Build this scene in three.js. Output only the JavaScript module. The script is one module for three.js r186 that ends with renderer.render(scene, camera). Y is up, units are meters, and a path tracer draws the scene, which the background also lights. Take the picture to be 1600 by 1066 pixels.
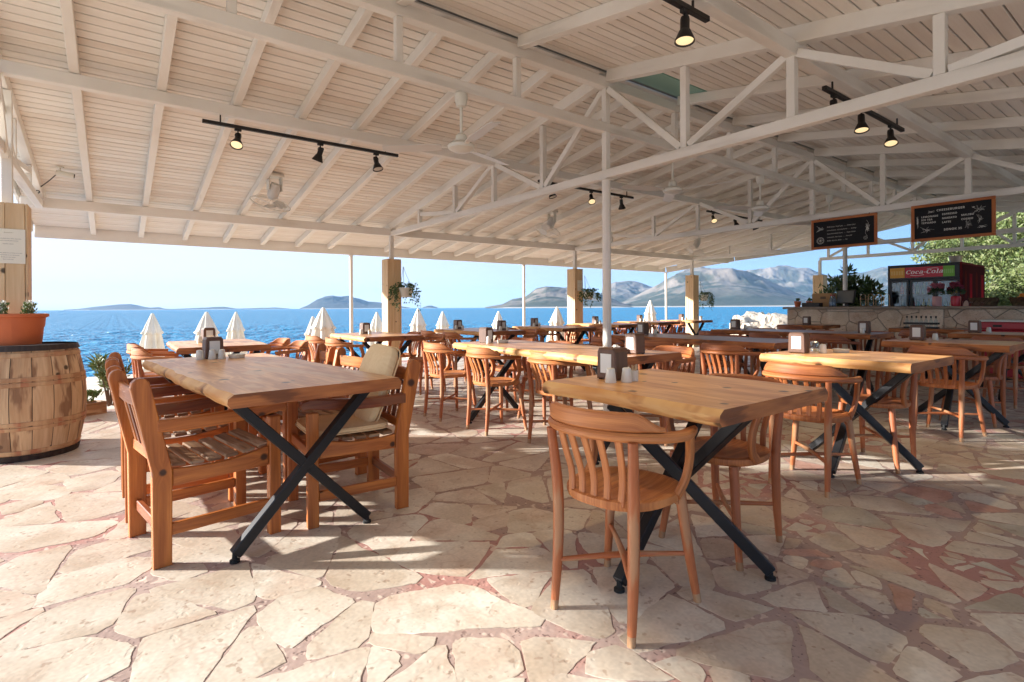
import * as THREE from 'three';
import { mergeGeometries, mergeVertices, toCreasedNormals } from 'three/addons/utils/BufferGeometryUtils.js';

// ---------------------------------------------------------------- camera, sky, sun, exposure
const scene = new THREE.Scene();
const HEAD = 53.2 * Math.PI / 180, EYE = 1.13;
const camera = new THREE.PerspectiveCamera(2 * Math.atan(533 / 830) * 180 / Math.PI, 1600 / 1066, 0.05, 40000);
camera.position.set(0, EYE, 0);
camera.up.set(0, 1, 0);
camera.lookAt(Math.cos(HEAD), EYE, -Math.sin(HEAD));
camera.rotateZ(-0.0060);
camera.setViewOffset(1600, 1066, 0, 52.5, 1600, 1066);
const renderer = new THREE.WebGLRenderer({ antialias: true });
renderer.toneMapping = THREE.LinearToneMapping;
renderer.toneMappingExposure = 4.8;
renderer.shadowMap.enabled = true;

const SUN_EL = 17.5 * Math.PI / 180;
const sunDir = new THREE.Vector3(-Math.sin(HEAD) * Math.cos(SUN_EL), Math.sin(SUN_EL), -Math.cos(HEAD) * Math.cos(SUN_EL)).normalize();
const sun = new THREE.DirectionalLight(new THREE.Color(1, 0.975, 0.93), 3.1);
sun.position.copy(sunDir).multiplyScalar(60);
sun.castShadow = true; sun.shadow.radius = 2;
sun.shadow.mapSize.set(2048, 2048);
Object.assign(sun.shadow.camera, { left: -25, right: 25, top: 25, bottom: -25, near: 1, far: 140 });
scene.add(sun); scene.add(sun.target);

{ // clear morning sky: pale at the horizon and towards the sun, deep blue away from it
  const W = 512, H = 256, d = new Float32Array(W * H * 4), v = new THREE.Vector3();
  const mix = (a, b, t) => a + (b - a) * t, smooth01 = (t) => { t = Math.min(1, Math.max(0, t)); return t * t * (3 - 2 * t); };
  for (let j = 0; j < H; j++) for (let i = 0; i < W; i++) {
    const phi = ((i + 0.5) / W - 0.5) * 2 * Math.PI, th = ((j + 0.5) / H - 0.5) * Math.PI;
    v.set(Math.cos(th) * Math.cos(phi), Math.sin(th), Math.cos(th) * Math.sin(phi));
    const c = v.dot(sunDir), e = Math.max(0, v.y), h = Math.exp(-e * 3.2);
    const s = smooth01((c + 0.75) / 1.35);
    const far = [[0.027, 0.068, 0.155], [0.085, 0.155, 0.248]], near = [[0.105, 0.142, 0.21], [0.242, 0.266, 0.302]];
    const glow = 0.5 * Math.exp((c - 1) * 9) ;
    const o = (j * W + i) * 4;
    for (let k = 0; k < 3; k++) d[o + k] = mix(mix(far[0][k], far[1][k], h), mix(near[0][k], near[1][k], h), s) + glow * [1, 0.93, 0.82][k];
    d[o + 3] = 1;
  }
  const t = new THREE.DataTexture(d, W, H, THREE.RGBAFormat, THREE.FloatType);
  t.mapping = THREE.EquirectangularReflectionMapping; t.magFilter = THREE.LinearFilter; t.minFilter = THREE.LinearFilter;
  t.wrapS = THREE.RepeatWrapping; t.needsUpdate = true;
  scene.background = t; scene.environment = t;
}
scene.fog = new THREE.FogExp2(new THREE.Color(0.34, 0.62, 1.0), 0.000042);

// ---------------------------------------------------------------- helpers
const V = (x, y, z) => new THREE.Vector3(x, y, z);
function rngOf(seed) { let a = seed >>> 0; return () => { a |= 0; a = a + 0x6D2B79F5 | 0; let t = Math.imul(a ^ a >>> 15, 1 | a); t = t + Math.imul(t ^ t >>> 7, 61 | t) ^ t; return ((t ^ t >>> 14) >>> 0) / 4294967296; }; }
const rnd = rngOf(7);
const rr = (a, b) => a + (b - a) * rnd();
const clamp = (x, a = 0, b = 1) => Math.min(b, Math.max(a, x));
const smooth = (a, b, x) => { const t = clamp((x - a) / (b - a)); return t * t * (3 - 2 * t); };
const hash = (x, y, s = 0) => { let h = Math.imul(x, 374761393) ^ Math.imul(y, 668265263) ^ Math.imul(s, 1442695041); h = Math.imul(h ^ h >>> 13, 1274126177); return ((h ^ h >>> 16) >>> 0) / 4294967296; };
function noise(x, y, px = 0, py = 0, s = 0) { // value noise, periodic when px, py are set
  let i = Math.floor(x), j = Math.floor(y); const f = x - i, g = y - j, u = f * f * (3 - 2 * f), w = g * g * (3 - 2 * g);
  const m = (a, p) => p ? ((a % p) + p) % p : a, a = m(i, px), b = m(i + 1, px), c = m(j, py), d = m(j + 1, py);
  return (hash(a, c, s) * (1 - u) + hash(b, c, s) * u) * (1 - w) + (hash(a, d, s) * (1 - u) + hash(b, d, s) * u) * w;
}
function fbm(x, y, oct = 4, px = 0, py = 0, s = 0) { let t = 0, a = 0.5, n = 0; for (let k = 0; k < oct; k++) { t += a * noise(x, y, px, py, s + k); n += a; a *= 0.5; x *= 2; y *= 2; px *= 2; py *= 2; } return t / n; }

const names = new Map();
function numbered(n) { const k = names.get(n) ?? 0; names.set(n, k + 1); return k ? `${n}_${String(k).padStart(3, '0')}` : n; }
function mesh(name, geo, mat, parent) { const m = new THREE.Mesh(geo, mat); m.name = name; m.castShadow = m.receiveShadow = true; parent.add(m); return m; }
function meta(o, label, category, group) { o.userData.label = label; o.userData.category = category; if (group) o.userData.group = group; return o; }
function thing(name, label, category, p = [0, 0, 0], turn = 0, group) { const g = new THREE.Group(); g.name = numbered(name); g.position.set(...p); g.rotation.y = turn; scene.add(g); return meta(g, label, category, group); }
function single(name, geo, mat, label, category, group) { return meta(mesh(numbered(name), geo, mat, scene), label, category, group); }
function structure(name, geo, mat) { const m = mesh(numbered(name), geo, mat, scene); m.userData.kind = 'structure'; return m; }
function dup(src, label, p, turn = 0, group) { const c = src.clone(); c.name = numbered(src.name.replace(/_\d{3}$/, '')); c.userData = { ...src.userData, label }; if (group) c.userData.group = group; c.position.set(...p); c.rotation.set(0, turn, 0); scene.add(c); return c; }

// geometry: everything gets uv in metres, grain along u
function boxUV(g, axis, off = rnd() * 7) {
  g = g.index ? g.toNonIndexed() : g; g.computeVertexNormals;
  const p = g.attributes.position, n = g.attributes.normal, uv = new Float32Array(p.count * 2), A = ['x', 'y', 'z'], get = (at, i, k) => at.getComponent(i, k);
  for (let i = 0; i < p.count; i += 3) {
    let nx = [0, 0, 0]; for (let k = 0; k < 3; k++) nx[k] = Math.abs(get(n, i, k) + get(n, i + 1, k) + get(n, i + 2, k));
    const dom = nx[0] > nx[1] ? (nx[0] > nx[2] ? 0 : 2) : (nx[1] > nx[2] ? 1 : 2), oth = [0, 1, 2].filter((k) => k !== dom);
    const ua = oth.includes(axis) ? axis : oth[0], va = oth.find((k) => k !== ua), q = dom === axis ? 0.25 : 1;
    for (let k = 0; k < 3; k++) { uv[(i + k) * 2] = get(p, i + k, ua) * q + off; uv[(i + k) * 2 + 1] = get(p, i + k, va) + off * 0.37 + dom * 0.13; }
  }
  g.setAttribute('uv', new THREE.BufferAttribute(uv, 2)); return g;
}
function cbox(w, h, d, c = 0.004, axis) { // chamfered box
  const H = [w / 2, h / 2, d / 2]; c = Math.min(c, w / 3, h / 3, d / 3);
  const pts = {}, key = (s, k) => s.join() + k;
  for (const sx of [-1, 1]) for (const sy of [-1, 1]) for (const sz of [-1, 1]) for (let k = 0; k < 3; k++) { const s = [sx, sy, sz]; pts[key(s, k)] = s.map((v, m) => v * (m === k ? H[m] : H[m] - c)); }
  const pos = [], tri = (a, b, e) => { const u = [0, 1, 2].map((k) => b[k] - a[k]), v = [0, 1, 2].map((k) => e[k] - a[k]); const n = [u[1] * v[2] - u[2] * v[1], u[2] * v[0] - u[0] * v[2], u[0] * v[1] - u[1] * v[0]]; const m = [0, 1, 2].map((k) => a[k] + b[k] + e[k]); if (n[0] * m[0] + n[1] * m[1] + n[2] * m[2] < 0) pos.push(...a, ...e, ...b); else pos.push(...a, ...b, ...e); };
  for (let k = 0; k < 3; k++) { const [a, b] = [0, 1, 2].filter((q) => q !== k); for (const s of [-1, 1]) { const f = (u, v) => { const g = [0, 0, 0]; g[k] = s; g[a] = u; g[b] = v; return pts[key(g, k)]; }; tri(f(-1, -1), f(1, -1), f(1, 1)); tri(f(-1, -1), f(1, 1), f(-1, 1)); }
    for (const u of [-1, 1]) for (const v of [-1, 1]) { const g = (s, q) => { const e = [0, 0, 0]; e[k] = s; e[a] = u; e[b] = v; return pts[key(e, q)]; }; tri(g(-1, a), g(1, a), g(1, b)); tri(g(-1, a), g(1, b), g(-1, b)); } }
  for (const sx of [-1, 1]) for (const sy of [-1, 1]) for (const sz of [-1, 1]) { const s = [sx, sy, sz]; tri(pts[key(s, 0)], pts[key(s, 1)], pts[key(s, 2)]); }
  const g = new THREE.BufferGeometry(); g.setAttribute('position', new THREE.Float32BufferAttribute(pos, 3)); g.computeVertexNormals();
  return boxUV(g, axis ?? (w >= h && w >= d ? 0 : h >= d ? 1 : 2));
}
const at = (g, x, y, z) => g.translate(x, y, z);
function cbar(a, b, w, h, c = 0.004, up = V(0, 1, 0)) { // bar from a to b, w across, h along up
  const d = b.clone().sub(a), L = d.length(), X = d.normalize(); let Z = X.clone().cross(up); if (Z.length() < 1e-3) Z = X.clone().cross(V(1, 0, 0.01)); Z.normalize(); const Y = Z.clone().cross(X);
  const m = new THREE.Matrix4().makeBasis(X, Y, Z); m.setPosition(a.clone().add(b).multiplyScalar(0.5));
  return cbox(L, h, w, c, 0).applyMatrix4(m);
}
function sweep(pts, prof, up = V(0, 1, 0), crease = 0.7, caps = true) {
  const n = pts.length, rings = [], pos = [], uvs = [], idx = []; let L = 0, m = 0;
  for (let i = 0; i < n; i++) {
    const T = pts[Math.min(n - 1, i + 1)].clone().sub(pts[Math.max(0, i - 1)]).normalize(); let S = T.clone().cross(up); if (S.length() < 1e-3) S = T.clone().cross(V(1, 0, 0)); S.normalize(); const N = S.clone().cross(T);
    if (i) L += pts[i].distanceTo(pts[i - 1]);
    const pr = prof(i / (n - 1), i); m = pr.length; let per = 0;
    for (let k = 0; k <= m; k++) { const [a, b] = pr[k % m]; if (k) per += Math.hypot(a - pr[k - 1][0], b - pr[k - 1][1]); const q = pts[i].clone().addScaledVector(S, a).addScaledVector(N, b); pos.push(q.x, q.y, q.z); uvs.push(L + 0.0, per + 0.3); }
  }
  const w = m + 1;
  for (let i = 0; i < n - 1; i++) for (let k = 0; k < m; k++) { const a = i * w + k, b = a + 1, c = a + w, d = c + 1; idx.push(a, b, c, b, d, c); }
  if (caps) for (const [r, f] of [[0, 1], [n - 1, 0]]) for (let k = 1; k < m - 1; k++) { const a = r * w; f ? idx.push(a, a + k + 1, a + k) : idx.push(a, a + k, a + k + 1); }
  let g = new THREE.BufferGeometry(); g.setAttribute('position', new THREE.Float32BufferAttribute(pos, 3)); g.setAttribute('uv', new THREE.Float32BufferAttribute(uvs, 2)); g.setIndex(idx);
  return toCreasedNormals(g, crease);
}
const ring = (r, n = 8, ry = r) => Array.from({ length: n }, (_, k) => [Math.cos(-k / n * 2 * Math.PI) * r, Math.sin(-k / n * 2 * Math.PI) * ry]);
const rect = (w, h, c = 0.004) => [[w / 2, h / 2 - c], [w / 2, -h / 2 + c], [w / 2 - c, -h / 2], [-w / 2 + c, -h / 2], [-w / 2, -h / 2 + c], [-w / 2, h / 2 - c], [-w / 2 + c, h / 2], [w / 2 - c, h / 2]];
const curve = (pts, n) => new THREE.CatmullRomCurve3(pts.map((p) => Array.isArray(p) ? V(...p) : p), false, 'centripetal').getPoints(n);
const tube = (pts, r, n = 8, seg = 0) => { const p = seg ? curve(pts, seg) : pts.map((q) => Array.isArray(q) ? V(...q) : q); const R = Array.isArray(r) ? r : [r, r]; return sweep(p, (t) => { const x = t * (R.length - 1), i = Math.min(R.length - 2, Math.floor(x)); return ring(R[i] + (R[i + 1] - R[i]) * (x - i), n); }, Math.abs(p[p.length - 1].y - p[0].y) > p[p.length - 1].distanceTo(p[0]) * 0.8 ? V(1, 0, 0.02) : V(0, 1, 0), 1.0); };
const lathe = (pts, n = 24) => { const g = toCreasedNormals(new THREE.LatheGeometry(pts.map(([x, y]) => new THREE.Vector2(x, y)), n), 0.6); const p = g.attributes.position, u = g.attributes.uv; for (let i = 0; i < p.count; i++) { u.setXY(i, p.getY(i), u.getX(i) * 1.5); } return g; };
function extr(pts, depth, bevel = 0.004, axis = 0) { const s = new THREE.Shape(pts.map(([x, y]) => new THREE.Vector2(x, y))); const g = new THREE.ExtrudeGeometry(s, { depth: depth - 2 * bevel, bevelEnabled: bevel > 0, bevelThickness: bevel, bevelSize: bevel, bevelOffset: -bevel, bevelSegments: 1, steps: 1 }); g.translate(0, 0, -(depth - 2 * bevel) / 2); return boxUV(g, axis); }
const clean = (gs) => mergeGeometries(gs.map((g) => { const q = g.index ? g.toNonIndexed() : g; for (const k of Object.keys(q.attributes)) if (!['position', 'normal', 'uv'].includes(k)) q.deleteAttribute(k); return q; }));

// ---------------------------------------------------------------- textures and materials
function tex(w, h, fn, sx, sy, srgb = true) {
  const d = new Uint8Array(w * h * 4);
  for (let j = 0; j < h; j++) for (let i = 0; i < w; i++) { const c = fn(i / w, j / h), o = (j * w + i) * 4; d[o] = clamp(c[0], 0, 255); d[o + 1] = clamp(c[1], 0, 255); d[o + 2] = clamp(c[2], 0, 255); d[o + 3] = 255; }
  const t = new THREE.DataTexture(d, w, h); t.wrapS = t.wrapT = THREE.RepeatWrapping; t.magFilter = THREE.LinearFilter; t.minFilter = THREE.LinearMipmapLinearFilter; t.generateMipmaps = true;
  if (srgb) t.colorSpace = THREE.SRGBColorSpace; t.repeat.set(1 / sx, 1 / sy); t.needsUpdate = true; return t;
}
const lerp3 = (a, b, t) => [a[0] + (b[0] - a[0]) * t, a[1] + (b[1] - a[1]) * t, a[2] + (b[2] - a[2]) * t];
function woodTex(light, dark, s, { lines = 26, knots = 0, wear = null, sx = 1.2, sy = 0.4, contrast = 1, fine = 0.28 } = {}) {
  const K = Array.from({ length: knots }, (_, k) => [hash(k, 1, s), hash(k, 2, s), 0.012 + 0.02 * hash(k, 3, s)]);
  return tex(512, 256, (u, v) => {
    let dv = 0, kn = 0;
    for (const [ku, kv, kr] of K) { let du = u - ku, dw = v - kv; du -= Math.round(du); dw -= Math.round(dw); const r = Math.hypot(du * sx, dw * sy) / kr; kn = Math.max(kn, 1 - r); dv += Math.sign(dw || 1) * 0.05 * Math.exp(-r * r * 0.25); }
    const w = v + dv + 0.05 * (fbm(u * 3, v * 2, 3, 3, 2, s) - 0.5);
    const g = fbm(u * 4, w * lines, 4, 4, lines, s + 5), f = noise(u * 10, w * lines * 6, 10, lines * 6, s + 9), b = fbm(u * 3, v * 3, 3, 3, 3, s + 12);
    let t = 0.5 + contrast * ((g - 0.5) * 1.3 + (f - 0.5) * fine + (b - 0.5) * 0.55);
    let c = lerp3(light, dark, clamp(t));
    if (kn > 0) c = lerp3(c, dark.map((x) => x * 0.45), smooth(0, 0.6, kn));
    if (wear) c = lerp3(c, wear, smooth(0.56, 0.72, fbm(u * 5, v * 8, 4, 5, 8, s + 20)) * 0.7);
    return c;
  }, sx, sy);
}
const std = (o) => new THREE.MeshStandardMaterial(o);
const phys = (o) => new THREE.MeshPhysicalMaterial(o);
const grainBump = tex(256, 256, (u, v) => { const g = 255 * fbm(u * 4, v * 40, 3, 4, 40, 3); return [g, g, g]; }, 0.8, 0.25, false);
const M = {};
M.chair = [[[204, 134, 78], [160, 92, 48]], [[196, 122, 68], [146, 80, 42]], [[182, 110, 66], [130, 70, 40]]].map(([a, b], i) => std({ map: woodTex(a, b, 31 + i, { lines: 22, contrast: 1.1, fine: 0.5 }), roughness: 0.5, bumpMap: grainBump, bumpScale: 0.001 }));
M.chairLeg = std({ map: woodTex([190, 112, 66], [140, 74, 40], 37, { lines: 18, wear: [176, 138, 104], contrast: 0.8 }), roughness: 0.5, bumpMap: grainBump, bumpScale: 0.0006 });
M.wornTip = std({ map: woodTex([182, 142, 106], [138, 94, 62], 39, { lines: 12, wear: [150, 96, 60] }), roughness: 0.8 });
M.arm = [std({ map: woodTex([206, 126, 58], [150, 78, 30], 41, { knots: 5, lines: 20 }), roughness: 0.42, bumpMap: grainBump, bumpScale: 0.0008 }), std({ map: woodTex([160, 86, 44], [98, 46, 24], 43, { knots: 3, lines: 20, wear: [130, 84, 54] }), roughness: 0.4, bumpMap: grainBump, bumpScale: 0.0008 })];
M.seatSlat = std({ map: woodTex([176, 136, 98], [112, 80, 54], 45, { lines: 30, wear: [196, 170, 140] }), roughness: 0.6, bumpMap: grainBump, bumpScale: 0.001 });
M.table = [[[230, 178, 118], [190, 128, 72]], [[236, 186, 130], [196, 136, 84]], [[216, 164, 116], [166, 110, 72]], [[150, 104, 76], [96, 62, 46]]].map(([a, b], i) => phys({ map: woodTex(a, b, 51 + i, { lines: 14, knots: 8, contrast: 1.6, fine: 0.55, sx: 1.3, sy: 0.8, wear: i ? lerp3(a, [205, 180, 160], 0.5) : null }), roughness: 0.38, bumpMap: grainBump, bumpScale: 0.0008, clearcoat: 0.25, clearcoatRoughness: 0.3 }));
M.tableEdge = [std({ map: woodTex([232, 190, 128], [196, 134, 72], 57, { lines: 7, knots: 4, wear: [160, 96, 48], sx: 0.9, sy: 0.3 }), roughness: 0.6, bumpMap: grainBump, bumpScale: 0.002 }), std({ map: woodTex([196, 124, 68], [132, 72, 36], 58, { lines: 7, knots: 3, wear: [100, 56, 30], sx: 0.9, sy: 0.3 }), roughness: 0.6, bumpMap: grainBump, bumpScale: 0.002 })];
M.steel = std({ color: new THREE.Color(0.018, 0.018, 0.02), roughness: 0.42, metalness: 0.4 });
M.rubber = std({ color: new THREE.Color(0.012, 0.012, 0.012), roughness: 0.8 });
const paintNoise = (a, b, s) => tex(512, 512, (u, v) => { const n = fbm(u * 6, v * 6, 5, 6, 6, s), st = smooth(0.58, 0.8, fbm(u * 3, v * 14, 4, 3, 14, s + 3)); return lerp3(lerp3(a, b, n), b.map((x) => x * 0.93), st * 0.6); }, 2.1, 1.7);
M.white = std({ map: paintNoise([240, 236, 228], [224, 217, 205], 61), roughness: 0.5 });
M.plank = [0, 1, 2, 3].map((i) => std({ map: woodTex(lerp3([244, 240, 232], [237, 230, 219], i / 3), lerp3([232, 225, 214], [222, 211, 198], i / 3), 71 + i, { lines: 10, sx: 2.4, sy: 0.5, contrast: 0.8 }), roughness: 0.55 }));
M.roofSheet = std({ color: new THREE.Color(0.35, 0.34, 0.32), roughness: 0.6 });
M.pillar = [0, 1].map((i) => std({ map: woodTex([228, 200, 160], [202, 166, 122], 81 + i, { lines: 16, knots: 6, contrast: 0.8, sx: 1.6, sy: 0.5 }), roughness: 0.65, bumpMap: grainBump, bumpScale: 0.001 }));
M.barrel = [0, 1, 2].map((i) => std({ map: woodTex([[228, 200, 162], [220, 188, 148], [212, 178, 138]][i], [[192, 154, 114], [182, 142, 102], [172, 132, 96]][i], 85 + i, { lines: 14, knots: 2, wear: [120, 84, 58], sx: 1.1, sy: 0.5 }), roughness: 0.75, bumpMap: grainBump, bumpScale: 0.0015 }));
M.hoop = std({ map: woodTex([214, 180, 138], [172, 128, 90], 89, { lines: 10, wear: [176, 108, 76] }), roughness: 0.75 });
M.darkWood = std({ map: woodTex([70, 56, 48], [40, 30, 26], 90), roughness: 0.7 });
M.terracotta = std({ map: tex(256, 256, (u, v) => lerp3([206, 112, 66], [186, 96, 56], fbm(u * 5, v * 5, 4, 5, 5, 93)), 0.6, 0.6), roughness: 0.7 });
M.cushion = std({ map: tex(256, 256, (u, v) => { const n = fbm(u * 40, v * 40, 2, 40, 40, 95), b = fbm(u * 4, v * 4, 3, 4, 4, 96); return lerp3([244, 216, 172], [226, 192, 146], clamp(n * 0.5 + b * 0.5)); }, 0.5, 0.5), roughness: 0.95 });
M.canvasCloth = std({ map: tex(256, 256, (u, v) => { const b = fbm(u * 5, v * 5, 4, 5, 5, 97); return lerp3([236, 230, 214], [220, 210, 190], b); }, 1.1, 1.1), roughness: 0.95 });
M.holder = std({ map: woodTex([116, 82, 62], [82, 56, 42], 98, { lines: 12, sx: 0.4, sy: 0.2, contrast: 0.6 }), roughness: 0.45 });
M.paper = std({ color: new THREE.Color(0.78, 0.77, 0.72), roughness: 0.9 });
M.ceramic = phys({ color: new THREE.Color(0.72, 0.68, 0.58), roughness: 0.25, clearcoat: 0.5, clearcoatRoughness: 0.15 });
M.blackMetal = std({ color: new THREE.Color(0.02, 0.018, 0.017), roughness: 0.5, metalness: 0.3 });
M.fanWhite = std({ color: new THREE.Color(0.72, 0.70, 0.62), roughness: 0.35 });
M.bladeGrey = std({ color: new THREE.Color(0.66, 0.64, 0.60), roughness: 0.4 });
M.glow = std({ color: new THREE.Color(0.9, 0.8, 0.6), emissive: new THREE.Color(1, 0.72, 0.36), emissiveIntensity: 0.2, roughness: 0.3 });
M.lampOff = std({ color: new THREE.Color(0.55, 0.52, 0.45), roughness: 0.3 });
M.glass = phys({ color: new THREE.Color(0.86, 0.93, 0.95), transmission: 1, thickness: 0, roughness: 0.05, ior: 1.45 });
M.leaf = [[0.055, 0.11, 0.022], [0.035, 0.075, 0.02], [0.11, 0.155, 0.035], [0.16, 0.185, 0.06]].map((c) => phys({ color: new THREE.Color(...c), roughness: 0.6, side: THREE.DoubleSide, transmission: 0.25, thickness: 0 }));
M.bark = std({ color: new THREE.Color(0.16, 0.11, 0.07), roughness: 0.9 });
M.petalRed = std({ color: new THREE.Color(0.5, 0.03, 0.06), roughness: 0.7, side: THREE.DoubleSide });
M.petalPink = std({ color: new THREE.Color(0.5, 0.14, 0.19), roughness: 0.7, side: THREE.DoubleSide });
M.petalWhite = std({ color: new THREE.Color(0.75, 0.75, 0.68), roughness: 0.7, side: THREE.DoubleSide });
M.limestone = std({ map: tex(512, 512, (u, v) => { const n = fbm(u * 8, v * 8, 6, 8, 8, 101), h = smooth(0.62, 0.7, fbm(u * 22, v * 22, 3, 22, 22, 102)); return lerp3(lerp3([222, 208, 188], [176, 158, 138], n), [92, 82, 72], h * 0.7); }, 1.6, 1.6), roughness: 0.95, bumpMap: tex(256, 256, (u, v) => { const n = 255 * fbm(u * 10, v * 10, 5, 10, 10, 103); return [n, n, n]; }, 1.2, 1.2, false), bumpScale: 0.02 });

// stone paving: veined limestone and reddish cement with grit
const veins = tex(1024, 1024, (u, v) => {
  const wx = fbm(u * 4, v * 4, 4, 4, 4, 111) * 1.4, wy = fbm(u * 4 , v * 4, 4, 4, 4, 115) * 1.4;
  const n = fbm(u * 6 + wx, v * 6 + wy, 5, 0, 0, 119), b = fbm(u * 5, v * 5, 5, 5, 5, 121), fine = noise(u * 200, v * 200, 200, 200, 124);
  const vein = Math.exp(-Math.pow((fbm(u * 5, v * 5, 5, 5, 5, 130) - 0.5) * 120, 2)), pit = smooth(0.74, 0.82, fbm(u * 70, v * 70, 3, 70, 70, 133));
  let c = lerp3([250, 243, 232], [226, 211, 194], clamp((b - 0.5) * 2.6 + 0.5)); c = lerp3(c, [204, 184, 164], smooth(0.5, 0.72, fbm(u * 11, v * 11, 5, 11, 11, 136)) * 0.5);
  c = lerp3(c, [232, 196, 176], smooth(0.52, 0.75, fbm(u * 7, v * 7, 4, 7, 7, 127)) * 0.3);
  c = lerp3(c, [184, 146, 128], vein * 0.2); c = lerp3(c, [178, 152, 134], pit * 0.55);
  const k = 0.96 + 0.08 * fine; return c.map((x) => x * k);
}, 1.9, 1.9);
const stoneBump = tex(512, 512, (u, v) => { const n = 255 * clamp(0.75 * fbm(u * 7, v * 7, 5, 7, 7, 141) + 0.25 * noise(u * 120, v * 120, 120, 120, 142) - 0.45 * smooth(0.72, 0.8, fbm(u * 40, v * 40, 3, 40, 40, 143))); return [n, n, n]; }, 1.5, 1.5, false);
const stoneRough = tex(256, 256, (u, v) => { const n = 255 * clamp(0.42 + 0.5 * (fbm(u * 5, v * 5, 4, 5, 5, 145) - 0.3)); return [n, n, n]; }, 2.3, 2.3, false);
const stoneTones = [[0.64, 0.61, 0.56], [0.68, 0.66, 0.615], [0.58, 0.53, 0.48], [0.62, 0.55, 0.50], [0.53, 0.535, 0.50], [0.59, 0.525, 0.455], [0.70, 0.69, 0.65], [0.54, 0.455, 0.41], [0.55, 0.36, 0.32]];
M.stone = stoneTones.map((c) => std({ color: new THREE.Color(...c), map: veins, roughness: 0.85, roughnessMap: stoneRough, bumpMap: stoneBump, bumpScale: 0.0016 }));
M.mortar = std({ map: tex(1024, 1024, (u, v) => {
  const g = noise(u * 150, v * 150, 150, 150, 151), g2 = noise(u * 70, v * 70, 70, 70, 152), b = fbm(u * 4, v * 4, 4, 4, 4, 153), p = smooth(0.5, 0.62, fbm(u * 3, v * 3, 4, 3, 3, 155));
  let c = lerp3([142, 118, 108], [180, 156, 144], b); c = lerp3(c, [170, 112, 102], p * 0.6);
  c = lerp3(c, [206, 186, 168], smooth(0.80, 0.9, g2) * 0.8); c = lerp3(c, [70, 50, 46], smooth(0.8, 0.95, g) * 0.5); return c;
}, 1.7, 1.7), roughness: 0.8, bumpMap: stoneBump, bumpScale: 0.004 });
M.wallStone = [[0.72, 0.64, 0.55], [0.77, 0.70, 0.61], [0.68, 0.59, 0.51], [0.79, 0.73, 0.65]].map((c) => std({ color: new THREE.Color(...c), map: veins, roughness: 0.85, bumpMap: stoneBump, bumpScale: 0.01 }));
M.wallJoint = std({ color: new THREE.Color(0.30, 0.25, 0.2), roughness: 0.95, bumpMap: stoneBump, bumpScale: 0.006 });

// ---------------------------------------------------------------- sea, far coast
const SEA = -2.3;
{
  const pos = [], idx = [], uv = [], R = [], N = 240, a0 = -0.25, a1 = 2.2; // heading from +x towards -z
  for (let r = 7; r < 9000; r *= r < 120 ? 1.018 : r < 1200 ? 1.05 : 1.16) R.push(r); R.push(11800);
  for (const r of R) for (let i = 0; i <= N; i++) {
    const a = a0 + (a1 - a0) * i / N, x = r * Math.cos(a), z = -r * Math.sin(a), k = clamp(1 - r / 260);
    const w = (fbm(x * 0.35 + 40, z * 0.5 + 90, 4, 0, 0, 201) - 0.5) * 0.7 + (fbm(x * 1.3, z * 1.6, 3, 0, 0, 205) - 0.5) * 0.3;
    pos.push(x, SEA + w * k, z); uv.push(x, z);
  }
  for (let j = 0; j < R.length - 1; j++) for (let i = 0; i < N; i++) { const a = j * (N + 1) + i, b = a + 1, c = a + N + 1, d = c + 1; idx.push(a, c, b, b, c, d); }
  const g = new THREE.BufferGeometry(); g.setAttribute('position', new THREE.Float32BufferAttribute(pos, 3)); g.setAttribute('uv', new THREE.Float32BufferAttribute(uv, 2)); g.setIndex(idx); g.computeVertexNormals();
  const wave = tex(1024, 1024, (u, v) => { const n = 255 * (0.55 * fbm(u * 8, v * 10, 5, 8, 10, 211) + 0.45 * (1 - Math.abs(2 * fbm(u * 14, v * 18, 4, 14, 18, 215) - 1))); return [n, n, n]; }, 17, 17, false);
  structure('sea', g, phys({ color: new THREE.Color(0.001, 0.19, 0.355), roughness: 0.25, bumpMap: wave, bumpScale: 1.9, ior: 1.33, specularIntensity: 0.6 }));
}
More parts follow.
